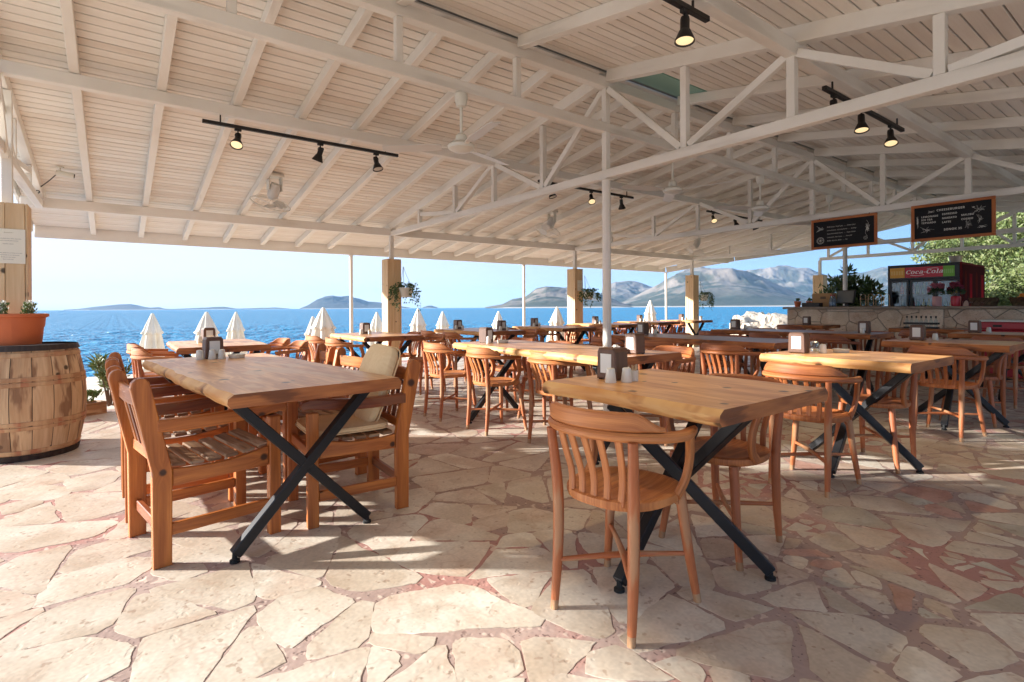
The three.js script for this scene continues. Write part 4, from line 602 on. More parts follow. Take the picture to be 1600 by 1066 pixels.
// ---------------------------------------------------------------- barrel, flower pot, planter beds
{
  const b = thing('wine_barrel', 'old oak barrel with dark rims carrying a terracotta pot', 'barrel', [-0.56, 0, -5.68]);
  const H = 0.86, rad = (y) => 0.305 + 0.065 * (1 - Math.pow(2 * y / H - 1, 2)), NS = 18, NY = 14;
  for (let s = 0; s < NS; s++) {
    const a0 = s / NS * 2 * Math.PI + 0.006, a1 = (s + 1) / NS * 2 * Math.PI - 0.006, pos = [], uv = [], idx = [], seg = 3;
    for (let j = 0; j <= NY; j++) for (let k = 0; k <= seg; k++) { const y = 0.02 + j / NY * (H - 0.04), a = a0 + (a1 - a0) * k / seg, r = rad(y) + 0.0015 * (hash(s, 3, 8) - 0.5); pos.push(Math.cos(a) * r, y, Math.sin(a) * r); uv.push(y + s * 0.31, a * 0.36); }
    for (let j = 0; j < NY; j++) for (let k = 0; k < seg; k++) { const a = j * (seg + 1) + k, q = a + 1, c = a + seg + 1, d = c + 1; idx.push(a, c, q, q, c, d); }
    const g = new THREE.BufferGeometry(); g.setAttribute('position', new THREE.Float32BufferAttribute(pos, 3)); g.setAttribute('uv', new THREE.Float32BufferAttribute(uv, 2)); g.setIndex(idx); g.computeVertexNormals(); mesh('stave', g, M.barrel[Math.floor(hash(s, 1, 5) * 3)], b);
  }
  mesh('inner_lining', lathe(Array.from({ length: 11 }, (_, k) => [rad(k / 10 * H) - 0.012, 0.01 + k / 10 * (H - 0.02)]), 32), M.darkWood, b);
  for (const [y0, y1] of [[0.05, 0.085], [0.235, 0.262], [0.268, 0.30], [0.56, 0.592], [0.598, 0.63], [0.775, 0.812]]) mesh('hoop', lathe([[rad(y0) + 0.001, y0], [rad(y0) + 0.006, y0 + 0.003], [rad(y1) + 0.006, y1 - 0.003], [rad(y1) + 0.001, y1]], 48), M.hoop, b);
  mesh('rim', lathe([[0.30, 0], [rad(0) + 0.012, 0], [rad(0.045) + 0.010, 0.045], [rad(0.045) - 0.01, 0.047]], 48), M.darkWood, b);
  mesh('rim', lathe([[rad(0.8) - 0.01, 0.822], [rad(0.82) + 0.012, 0.824], [rad(H) + 0.012, H], [0.31, H + 0.004]], 48), M.darkWood, b);
  mesh('head', lathe([[0, H - 0.012], [0.318, H - 0.012]], 40), M.darkWood, b);
  const p = thing('flower_pot', 'terracotta pot of small white flowers standing on the barrel', 'flower pot', [-0.62, H + 0.005, -5.6]);
  p.scale.set(0.93, 1.12, 0.93); mesh('pot', lathe([[0, 0.001], [0.165, 0.001], [0.172, 0.012], [0.183, 0.115], [0.190, 0.125], [0.196, 0.185], [0.216, 0.192], [0.218, 0.21], [0.202, 0.214], [0.188, 0.19], [0, 0.186]], 48), M.terracotta, p);
  mesh('soil', lathe([[0, 0.191], [0.187, 0.189]], 24), M.bark, p);
  for (let k = 0; k < 4; k++) { const a = 0.6 + k * 1.57, cx = Math.cos(a) * 0.12, cz = Math.sin(a) * 0.12; const pl = mesh('plant', leaves(110, [0.028, 0.012], (i, R) => [V(cx + (R() - 0.5) * 0.07, 0.19 + R() * 0.085, cz + (R() - 0.5) * 0.07), V(R() - 0.5, 0.5, R() - 0.5)], 600 + k), M.leaf[2], p); mesh('blossom', leaves(70, [0.014, 0.012], (i, R) => [V(cx + (R() - 0.5) * 0.05, 0.235 + R() * 0.07, cz + (R() - 0.5) * 0.05), rdir(R)], 620 + k), M.petalWhite, pl); }
}
{ // notice on the pillar
  const c = document.createElement('canvas'); c.width = 320; c.height = 440; const x = c.getContext('2d'); x.fillStyle = '#ece6d4'; x.fillRect(0, 0, 320, 440); x.textAlign = 'center'; x.fillStyle = '#8a7a50'; x.font = 'italic 15px serif'; x.fillText('~ Restaurant ~', 160, 52); x.fillStyle = '#55504a'; x.font = '13px serif';
  ['Değerli misafirlerimiz, lütfen dışarıdan', 'yiyecek ve içecek getirmeyiniz.', 'Teşekkür ederiz.'].forEach((s, k) => x.fillText(s, 160, 128 + k * 26 + (k > 1 ? 16 : 0))); ['Dear guests, please do not bring your own', 'food and drinks to our restaurant.', 'Thank you very much.', 'Have a nice day'].forEach((s, k) => x.fillText(s, 160, 310 + k * 27));
  const t = new THREE.CanvasTexture(c); t.colorSpace = THREE.SRGBColorSpace;
  const g = new THREE.BoxGeometry(0.21, 0.285, 0.002); const o = single('paper_notice', g, std({ map: t, roughness: 0.85 }), 'printed paper notice pinned to the plank pillar behind the barrel', 'notice'); o.position.set(-0.70, 1.66, -5.986);
  const o2 = single('paper_notice', new THREE.BoxGeometry(0.16, 0.24, 0.002), std({ map: t, roughness: 0.85 }), 'small paper notice on the second planter pillar above its pot', 'notice'); o2.position.set(8.5, 1.62, -8.767);
}
function hangingPot(x, z, y, label, side) {
  const t = thing('hanging_planter', label, 'planter', [x, y, z]);
  mesh('pot', lathe([[0, 0], [0.075, 0], [0.10, 0.15], [0.105, 0.155], [0.105, 0.17], [0.092, 0.17], [0.088, 0.14], [0, 0.14]], 20).scale(1.25, 1, 1), M.fanWhite, t);
  mesh('hook', tube([[0, 0.17, -0.09], [0, 0.35, -0.1], [0, 0.55, -0.118]], 0.004, 6), M.blackMetal, t);
  for (const s of [-1, 1]) { mesh('wire', tube([[s * 0.12, 0.165, 0], [s * 0.05, 0.36, -0.06], [0, 0.55, -0.118]], 0.003, 5), M.blackMetal, t); }
  const R0 = rngOf(side * 77 + 5), strands = Array.from({ length: 16 }, (_, k) => { const a = R0() * 6.28, out = 0.10 + 0.1 * R0(), drop = 0.12 + 0.34 * R0(); return [Math.cos(a) * 1.25, Math.sin(a) * 0.8 + 0.35, out, drop]; });
  mesh('foliage', leaves(620, [0.045, 0.026], (k, R) => { const s = strands[k % 16], u = R(), f = Math.min(1, u * 3); return [V(s[0] * (0.06 + (s[2]) * f) + (R() - 0.5) * 0.05, 0.19 - s[3] * Math.pow(u, 1.4) + 0.06 * Math.sin(Math.min(1, u * 3) * 3.1) + (R() - 0.5) * 0.04, s[1] * (0.06 + s[2] * f * 0.7) + (R() - 0.5) * 0.05), rdir(R).add(V(0, -0.4, 0))]; }, 640 + side), M.leaf[0], t);
}
hangingPot(4.12, -8.62, 1.32, 'white hanging pot of trailing ivy on the first planter pillar', 1);
hangingPot(8.62, -8.62, 1.30, 'white hanging pot of trailing ivy on the second planter pillar', 2);
hangingPot(13.12, -8.62, 1.28, 'white hanging pot of trailing ivy on the third planter pillar', 3);
function shrub(name, label, p, h, n, leaf, mats, seed, spread, flower) {
  const t = thing(name, label, 'plant', p), R0 = rngOf(seed), st = Array.from({ length: 8 }, (_, k) => { const a = R0() * 6.28, r = spread * (0.3 + 0.7 * R0()); return [Math.cos(a) * r, h * (0.7 + 0.3 * R0()), Math.sin(a) * r]; });
  st.forEach(([x, y, z]) => mesh('stem', tube([[x * 0.12, 0, z * 0.12], [x * 0.5, y * 0.55, z * 0.5], [x, y, z]], [0.012, 0.008, 0.003], 6, 6), M.bark, t));
  mats.forEach((m, q) => mesh('foliage', leaves(Math.round(n / mats.length), leaf, (k, R) => { const s = st[Math.floor(R() * 8)], u = 0.35 + 0.65 * Math.pow(R(), 0.6); return [V(s[0] * u + (R() - 0.5) * 0.05, s[1] * u, s[2] * u + (R() - 0.5) * 0.05), V(s[0] * 0.6, h * 0.35, s[2] * 0.6).normalize().add(rdir(R).multiplyScalar(0.9))]; }, seed + q * 11), M.leaf[m], t));
  if (flower) mesh('blossom', leaves(flower[0], [0.04, 0.035], (k, R) => { const s = st[k % 8]; return [V(s[0] + (R() - 0.5) * 0.08, s[1] + (R() - 0.5) * 0.06, s[2] + (R() - 0.5) * 0.08), rdir(R)]; }, seed + 50), flower[1], t);
  return t;
}
shrub('oleander_bush', 'bright green oleander bush at the terrace edge beside the armchairs', [-0.05, 0.02, -7.72], 0.56, 460, [0.11, 0.024], [2, 3], 660, 0.26);
function plantBox(x, z, w, d, h, turn, label, flower, seed) { const t = thing('planter_box', label, 'planter', [x, 0, z], turn); for (const s of [-1, 1]) { mesh('side_board', cbox(w, h, 0.025, 0.003, 0).translate(0, h / 2, s * (d / 2 - 0.0125)), M.seatSlat, t); mesh('end_board', cbox(0.025, h, d - 0.052, 0.003).translate(s * (w / 2 - 0.0125), h / 2, 0), M.seatSlat, t); } mesh('soil', cbox(w - 0.05, 0.02, d - 0.05, 0.003).translate(0, h - 0.03, 0), M.bark, t); mesh('foliage', leaves(170, [0.06, 0.035], (k, R) => [V((R() - 0.5) * w * 0.85, h + R() * 0.09, (R() - 0.5) * d * 0.8), V(R() - 0.5, 0.6, R() - 0.5)], seed), M.leaf[2], t); if (flower) mesh('blossom', leaves(60, [0.045, 0.04], (k, R) => [V((R() - 0.5) * w * 0.8, h + 0.09 + R() * 0.06, (R() - 0.5) * d * 0.7), rdir(R)], seed + 3), flower, t); }
plantBox(-0.34, -7.3, 0.5, 0.2, 0.13, 0.5, 'weathered low planter box with sparse green sprouts by the barrel', null, 671);
plantBox(-0.62, -7.42, 0.45, 0.2, 0.24, 0.5, 'planter box of red flowers half hidden by the barrel', M.petalRed, 675);

// ---------------------------------------------------------------- closed parasols on the lower sun deck
structure('sun_deck', boxUV(new THREE.BoxGeometry(22, 1.2, 14).translate(9, -1.9, -17.6), 0, 0), M.wallStone[1]);
function parasolGeo(L, seed) {
  const NA = 64, prof = [[0, 0], [0.02, -0.015], [0.085, -0.16 * L], [0.135, -0.29 * L], [0.16, -0.33 * L], [0.128, -0.335 * L], [0.15, -0.5 * L], [0.185, -0.75 * L], [0.205, -0.97 * L], [0.18, -L], [0.05, -L + 0.02]], pos = [], uv = [], idx = [];
  prof.forEach(([r, y], j) => { for (let k = 0; k <= NA; k++) { const a = k / NA * 2 * Math.PI, f = 1 + (j > 1 ? (0.13 + 0.12 * (j > 5)) * Math.cos(8 * a + 0.6 * Math.sin(3 * a + seed)) + 0.12 * (fbm(k / 6, y * 3 + seed, 2, NA / 6 | 0, 0, seed) - 0.5) : 0), yy = y + (j === 4 || j === 8 ? 0.03 * L * Math.cos(8 * a + 1) : 0) * 0.6; pos.push(Math.cos(a) * r * f, yy, Math.sin(a) * r * f); uv.push(a * 0.2, y); } });
  for (let j = 0; j < prof.length - 1; j++) for (let k = 0; k < NA; k++) { const a = j * (NA + 1) + k, b = a + 1, c = a + NA + 1, d = c + 1; idx.push(a, b, c, b, d, c); }
  const g = new THREE.BufferGeometry(); g.setAttribute('position', new THREE.Float32BufferAttribute(pos, 3)); g.setAttribute('uv', new THREE.Float32BufferAttribute(uv, 2)); g.setIndex(idx); g.computeVertexNormals(); return g;
}
const parGeo = [0, 1, 2].map((k) => parasolGeo(1.45, k * 3 + 1));
function parasol(x, z, tip, label, sc = 1) { const o = thing('closed_parasol', label, 'parasol', [x, -1.3, z], x * 7, 'closed parasols on the lower deck'); o.rotation.z = 0.07 * (hash(Math.round(x * 50), 2, 3) - 0.5); const h = tip + 1.3; mesh('pole', lathe([[0.022, 0], [0.022, h - 0.1]], 10), M.fanWhite, o); mesh('canopy', parGeo[Math.round(Math.abs(z) * 10) % 3].clone().scale(sc * 1.25, 1, sc * 1.25).translate(0, h, 0), M.canvasCloth, o); mesh('base', lathe([[0, 0], [0.26, 0], [0.26, 0.05], [0.05, 0.09], [0.03, 0.25]], 20), M.fanWhite, o); }
parasol(0.70, -15.21, 1.05, 'closed cream parasol farthest from the column, beside the barrel side chairs', 1.05);
parasol(1.66, -13.49, 1.08, 'closed cream parasol behind the sea table, loosely folded', 1.15);
parasol(2.39, -14.69, 1.07, 'closed cream parasol next to the loosely folded one');
parasol(3.77, -12.16, 1.16, 'large closed cream parasol beside the slim pole', 1.25);
parasol(4.05, -13.95, 0.94, 'closed parasol half hidden behind the large cream one');
parasol(6.10, -14.79, 1.03, 'closed parasol just beside the first planter pillar');
parasol(6.78, -13.41, 1.12, 'closed white parasol right after the first planter pillar', 1.05);
parasol(8.66, -15.38, 1.02, 'closed white parasol behind the long sunlit table, end with shakers');
parasol(10.09, -14.30, 1.02, 'closed white parasol halfway between the two planter pillars');
parasol(10.21, -11.60, 1.15, 'closed white parasol in front of the second planter pillar', 1.05);
parasol(14.95, -11.92, 1.36, 'closed white parasol before the mountain shore');

// ---------------------------------------------------------------- ceiling fans, wall fans, track lights, camera
function ceilingFan(x, turn, label) {
  const t = thing('ceiling_fan', label, 'ceiling fan', [x, 2.44, RIDGE_Z], turn, 'three-blade ceiling fans under the ridge');
  mesh('rod', lathe([[0.012, 0.09], [0.012, 0.40]], 10), M.fanWhite, t); mesh('canopy', lathe([[0.014, 0.32], [0.04, 0.33], [0.055, 0.40], [0.05, 0.435], [0.02, 0.44]], 20), M.fanWhite, t); mesh('hook', tube([[0, 0.43, 0], [0, 0.49, 0]], 0.006, 6), M.blackMetal, t);
  mesh('motor', lathe([[0, -0.045], [0.06, -0.04], [0.105, -0.015], [0.11, 0.01], [0.09, 0.03], [0.05, 0.04], [0.045, 0.09], [0.03, 0.105], [0.012, 0.11]], 28), M.fanWhite, t);
  for (let k = 0; k < 3; k++) { const m = new THREE.Matrix4().makeRotationY(k * 2.0944); mesh('blade', extr([[0.16, -0.05], [0.30, -0.062], [0.64, -0.052], [0.66, 0.03], [0.62, 0.05], [0.30, 0.058], [0.16, 0.04]], 0.006, 0.0015).applyMatrix4(new THREE.Matrix4().makeRotationX(Math.PI / 2 + 0.2)).applyMatrix4(m), M.bladeGrey, t); mesh('blade_arm', cbar(V(0.08, 0, 0).applyMatrix4(m), V(0.19, 0.002, 0).applyMatrix4(m), 0.03, 0.006), M.fanWhite, t); }
}
ceilingFan(2.27, 0.35, 'white three-blade ceiling fan closest to the camera'); ceilingFan(5.05, 0.75, 'white ceiling fan just past the thick white column'); ceilingFan(6.95, 0.55, 'white ceiling fan third along the ridge'); ceilingFan(9.05, 0.2, 'white ceiling fan spinning in front of the smaller chalkboard');
function orbitFan(x, z, turn, label) {
  const y = yP(z), t = thing('orbit_fan', label, 'fan', [x, y - 0.002, z], turn); t.scale.setScalar(1.25);
  mesh('mount', cbox(0.15, 0.03, 0.13, 0.006).translate(0, -0.015, 0), M.fanWhite, t);
  for (const s of [-1, 1]) mesh('bracket', cbox(0.012, 0.15, 0.05, 0.003).translate(s * 0.07, -0.1, 0), M.fanWhite, t);
  const head = new THREE.Matrix4().makeTranslation(0, -0.15, 0).multiply(new THREE.Matrix4().makeRotationX(0.5));
  mesh('motor', lathe([[0, -0.12], [0.03, -0.12], [0.055, -0.09], [0.06, 0], [0.045, 0.05], [0, 0.06]], 20).applyMatrix4(head), M.bladeGrey, t);
  const cage = mesh('cage', new THREE.TorusGeometry(0.2, 0.005, 6, 40).rotateX(Math.PI / 2).translate(0, -0.17, 0).applyMatrix4(head), M.fanWhite, t);
  for (let k = 0; k < 20; k++) { const a = k / 20 * 6.283, c = Math.cos(a), s = Math.sin(a); mesh('cage_wire', tube([V(c * 0.05, -0.235, s * 0.05), V(c * 0.16, -0.215, s * 0.16), V(c * 0.2, -0.17, s * 0.2), V(c * 0.15, -0.125, s * 0.15), V(c * 0.05, -0.115, s * 0.05)].map((p) => p.applyMatrix4(head)), 0.0016, 4), M.fanWhite, cage); }
  for (let k = 0; k < 3; k++) mesh('blade', extr([[0.03, -0.02], [0.10, -0.07], [0.17, -0.06], [0.178, 0.03], [0.10, 0.06], [0.03, 0.03]], 0.004, 0.001).rotateX(Math.PI / 2 + 0.35).rotateY(k * 2.094).translate(0, -0.17, 0).applyMatrix4(head), M.bladeGrey, t);
}
orbitFan(1.68, -7.41, 0.3, 'white caged fan under the ceiling, the one closest to the camera'); orbitFan(6.45, -7.38, 1.5, 'white caged fan under the ceiling beside the thick column'); orbitFan(11.3, -7.6, 1.2, 'white caged fan under the ceiling, farthest along the eave');
function spot(x, y, z, dir, lit, label) {
  const t = thing('spotlight', label, 'spotlight', [x, y, z]), d = dir.clone().normalize(), q = new THREE.Matrix4().makeRotationFromQuaternion(new THREE.Quaternion().setFromUnitVectors(V(0, -1, 0), d)), hd = new THREE.Matrix4().makeTranslation(0, -0.085, 0).multiply(q);
  mesh('adapter', cbox(0.06, 0.022, 0.03, 0.003).translate(0, -0.011, 0), M.blackMetal, t);
  mesh('stem', lathe([[0.007, -0.05], [0.007, -0.02]], 8), M.blackMetal, t);
  mesh('yoke', new THREE.TorusGeometry(0.026, 0.0035, 6, 20).translate(0, -0.065, 0), M.blackMetal, t);
  mesh('housing', lathe([[0.0, 0.045], [0.024, 0.045], [0.027, 0.03], [0.027, -0.03], [0.033, -0.04], [0.056, -0.095], [0.058, -0.105], [0.053, -0.105], [0.03, -0.05], [0, -0.05]], 24).applyMatrix4(hd), M.blackMetal, t);
  mesh('lamp_face', lathe([[0, -0.104], [0.03, -0.102], [0.0525, -0.096]].reverse(), 24).applyMatrix4(hd), lit ? M.glow : M.lampOff, t);
  if (lit) { const l = new THREE.SpotLight(new THREE.Color(1, 0.74, 0.42), 0.5, 0, 0.75, 1, 2); l.castShadow = true; l.shadow.radius = 2; const e = V(0, -0.112, 0).applyMatrix4(hd); l.position.copy(e); l.target.position.copy(e.clone().add(d)); t.add(l); t.add(l.target); }
}
function track(x0, x1, z, y, label) { const t = thing('light_track', label, 'light track', [0, 0, 0]); mesh('rail', cbox(x1 - x0, 0.032, 0.034, 0.002).translate((x0 + x1) / 2, y, z), M.blackMetal, t); for (const x of [x0 + 0.15, x1 - 0.15]) mesh('hanger', cbox(0.012, 0.07, 0.012, 0.001).translate(x, y + 0.05, z), M.blackMetal, t); }
const dLow = (x, y, z) => V(x, y, z);
track(0.66, 2.62, -5.68, 2.885, 'black light track with three spotlights closest to the barrel'); [[0.96, 0.25, 0.55, true, 'lit'], [1.742, 0.25, -0.35, false, 'turned'], [2.357, -0.1, 0.3, false, 'last']].forEach(([x, a, b, lit, n], k) => spot(x, 2.868, -5.68, dLow(-a, -1, b), lit, ['black spotlight glowing on the track closest to the barrel', 'dark spotlight in the middle of the track closest to the barrel', 'black spotlight at the far end of the track closest to the barrel'][k]));
track(4.72, 6.7, -5.68, 2.885, 'black light track crossing behind the thick white column'); [[4.95, 0.1, 0.3, false], [5.75, -0.4, 0.6, true], [6.42, 0.4, -0.2, false]].forEach(([x, a, b, lit], k) => spot(x, 2.868, -5.68, dLow(a, -1, b), lit, ['dark spotlight at the start of the track behind the column', 'glowing spotlight beside the thick white column', 'dark spotlight past the column on the same track'][k]));
track(8.75, 10.7, -5.68, 2.885, 'black light track beyond the second truss'); [[8.95, -0.6, 0.7, true], [9.7, 0.3, 0.2, false], [10.4, 0.3, 0.2, false]].forEach(([x, a, b, lit], k) => spot(x, 2.868, -5.68, dLow(a, -1, b), lit, ['small glowing spotlight beyond the second truss', 'small dark spotlight in the middle beyond the second truss', 'small dark spotlight at the end beyond the second truss'][k]));
track(13.2, 14.8, -5.68, 2.885, 'farthest black light track near the bar end'); [[13.4, -0.5, -0.1, false], [14.3, 0.35, 0.1, false]].forEach(([x, a, b, lit], k) => spot(x, 2.868, -5.68, dLow(a, -1, b), lit, ['dark spotlight on the farthest track, tilted to the sea', 'dark spotlight on the farthest track, tilted to the bar'][k]));
track(4.48, 6.2, -1.87, 2.845, 'black light track over the square tables'); [[4.655, 0.0, 0.1, true], [5.2, -0.2, 0.1, true], [5.88, -0.35, 0.15, true]].forEach(([x, a, b, lit], k) => spot(x, 2.828, -1.87, dLow(a, -1, b), lit, ['glowing spotlight first on the track over the square tables', 'glowing spotlight in the middle over the square tables', 'glowing spotlight last on the track over the square tables'][k]));
track(1.2, 2.9, -1.87, 2.875, 'black light track overhead at the picture top'); [[1.83, 0.0, 0.1, true], [2.67, -0.1, 0.05, true]].forEach(([x, a, b, lit], k) => spot(x, 2.858, -1.87, dLow(a, -1, b), lit, ['glowing spotlight cut off by the picture top', 'glowing spotlight hanging overhead at the end of its track'][k]));
{ const z = -8.05, y = yP(z), t = thing('security_camera', 'small white security camera under the ceiling corner', 'camera', [-0.5, y, z], 0.5); mesh('mount', lathe([[0, -0.012], [0.035, -0.01], [0.04, 0]], 16), M.fanWhite, t); mesh('arm', tube([[0, -0.01, 0], [0, -0.05, 0], [0.03, -0.075, 0.02]], 0.01, 8), M.fanWhite, t); mesh('body', tube([[-0.03, -0.07, -0.02], [0.11, -0.09, 0.06]], 0.032, 16), M.fanWhite, t); mesh('lens', tube([[0.108, -0.0897, 0.0588], [0.116, -0.091, 0.063]], 0.024, 16), M.blackMetal, t);
  const b = thing('junction_box', 'grey junction box with a dangling cable at the roof corner', 'junction box', [-0.78, 2.66, -8.62]); mesh('box', cbox(0.1, 0.13, 0.07, 0.006), M.fanWhite, b); mesh('cable', tube([[0.02, -0.06, 0.03], [0.06, -0.10, 0.05], [0.01, -0.12, 0.04], [0.05, -0.06, 0.06], [0.16, 0.0, 0.3], [0.27, 0.07, 0.55]], 0.006, 6, 24), M.blackMetal, b); }

// ---------------------------------------------------------------- chalkboards
function chalkTexture(w, h, draw) { const c = document.createElement('canvas'); c.width = w; c.height = h; const x = c.getContext('2d'); x.fillStyle = '#17171a'; x.fillRect(0, 0, w, h); const R = rngOf(w + h); for (let k = 0; k < 900; k++) { x.fillStyle = `rgba(200,200,200,${0.012 + 0.02 * R()})`; x.fillRect(R() * w, R() * h, 8 + R() * 60, 2 + R() * 8); } x.strokeStyle = x.fillStyle = 'rgba(232,228,216,0.9)'; x.lineWidth = 2; x.textAlign = 'center'; draw(x, R); const t = new THREE.CanvasTexture(c); t.colorSpace = THREE.SRGBColorSpace; return t; }
function squiggle(x, R, cx, cy, rw, rh, n) { x.beginPath(); for (let k = 0; k < n; k++) { const a = k * 1.7, px = cx + Math.cos(a) * rw * (0.4 + 0.6 * R()), py = cy + Math.sin(a * 1.3) * rh * (0.4 + 0.6 * R()); k ? x.quadraticCurveTo(cx + (R() - 0.5) * rw, cy + (R() - 0.5) * rh, px, py) : x.moveTo(px, py); } x.stroke(); }
function chalkboard(z0, z1, y0, y1, label, texture) {
  const X = 8.39, w = z1 - z0, h = y1 - y0, t = thing('chalkboard', label, 'chalkboard', [X, (y0 + y1) / 2, (z0 + z1) / 2], -Math.PI / 2, 'chalkboard menus hanging from the second truss'); // faces -x
  const b = 0.035; mesh('board', boxless(w - 2 * b + 0.01, h - 2 * b + 0.01, 0.012), std({ map: texture, roughness: 0.9 }), t);
  const fm = std({ map: woodTex([196, 116, 52], [158, 84, 36], 505, { lines: 10 }), roughness: 0.5 });
  for (const s of [-1, 1]) { mesh('frame_bar', cbox(w, b, 0.028, 0.003, 0).translate(0, s * (h / 2 - b / 2), 0), fm, t); mesh('frame_bar', cbox(b, h - 2 * b - 0.002, 0.028, 0.003, 1).translate(s * (w / 2 - b / 2), 0, 0), fm, t); }
  for (const s of [-1, 1]) mesh('chain', tube([[s * w * 0.38, h / 2, 0], [s * w * 0.38, 2.42 - (y0 + y1) / 2, -0.04]], 0.004, 5), M.blackMetal, t);
}
function boxless(w, h, d) { const g = new THREE.BoxGeometry(w, h, d); return g; }
chalkboard(-3.69, -2.83, 1.965, 2.405, 'smaller chalkboard of handwritten lines with a drawn orange slice', chalkTexture(900, 440, (x, R) => {
  x.font = 'italic 25px serif'; const L = ['Bitki Çayı, Yeşil Çay', 'Filtre Kahve, Türk Kahvesi', 'Taze Portakal Suyu', 'Limonata, Nar Suyu', 'Soda, Ayran, Kola']; x.textAlign = 'left'; L.forEach((s, k) => { x.font = `italic ${k % 2 ? 24 : 26}px serif`; x.fillText(s + '  ....  ' + ['Elma Çayı', 'Sahlep', 'Taze Nane', 'Zencefil', 'Su'][k], 210, 120 + k * 58); });
  x.lineWidth = 4; x.beginPath(); x.arc(110, 330, 56, 0, 7); x.stroke(); x.beginPath(); x.arc(110, 330, 46, 0, 7); x.stroke(); for (let k = 0; k < 8; k++) { x.beginPath(); x.moveTo(110, 330); x.lineTo(110 + 44 * Math.cos(k * 0.785), 330 + 44 * Math.sin(k * 0.785)); x.stroke(); } x.lineWidth = 3; squiggle(x, R, 110, 130, 70, 60, 11); x.beginPath(); for (let k = 0; k < 40; k++) x.lineTo(790 + 26 * Math.sin(k * 0.16) + k * 0.3, 70 + k * 6.6); x.stroke(); squiggle(x, R, 800, 190, 36, 90, 16); x.beginPath(); x.arc(775, 350, 26, 0, 7); x.stroke(); x.beginPath(); x.arc(775, 350, 13, 0, 7); x.stroke();
}));
chalkboard(-2.44, -1.605, 1.955, 2.425, 'larger chalkboard menu lettered in capitals with food drawings', chalkTexture(900, 500, (x, R) => {
  x.font = 'bold 44px sans-serif'; x.fillText('CHEESEBURGER', 440, 92); x.font = 'bold 38px sans-serif'; x.textAlign = 'left'; ['LEMONADE', 'ICE TEA', 'TEPSIADO'].forEach((s, k) => x.fillText(s, 90, 172 + k * 48)); ['ESPRESSO', 'MAKIATO', 'LATTE'].forEach((s, k) => x.fillText(s, 340, 160 + k * 62)); ['MALIBU', 'COSMO'].forEach((s, k) => x.fillText(s, 560, 205 + k * 62)); x.font = 'bold 44px sans-serif'; x.fillText('SONOK 35', 360, 400);
  x.lineWidth = 2; squiggle(x, R, 160, 370, 90, 60, 15); squiggle(x, R, 640, 330, 50, 90, 11); squiggle(x, R, 760, 130, 80, 60, 13); squiggle(x, R, 770, 270, 50, 80, 11); squiggle(x, R, 790, 390, 60, 30, 14); squiggle(x, R, 45, 220, 14, 120, 18); squiggle(x, R, 700, 90, 24, 16, 12); squiggle(x, R, 210, 90, 50, 20, 14);
}));

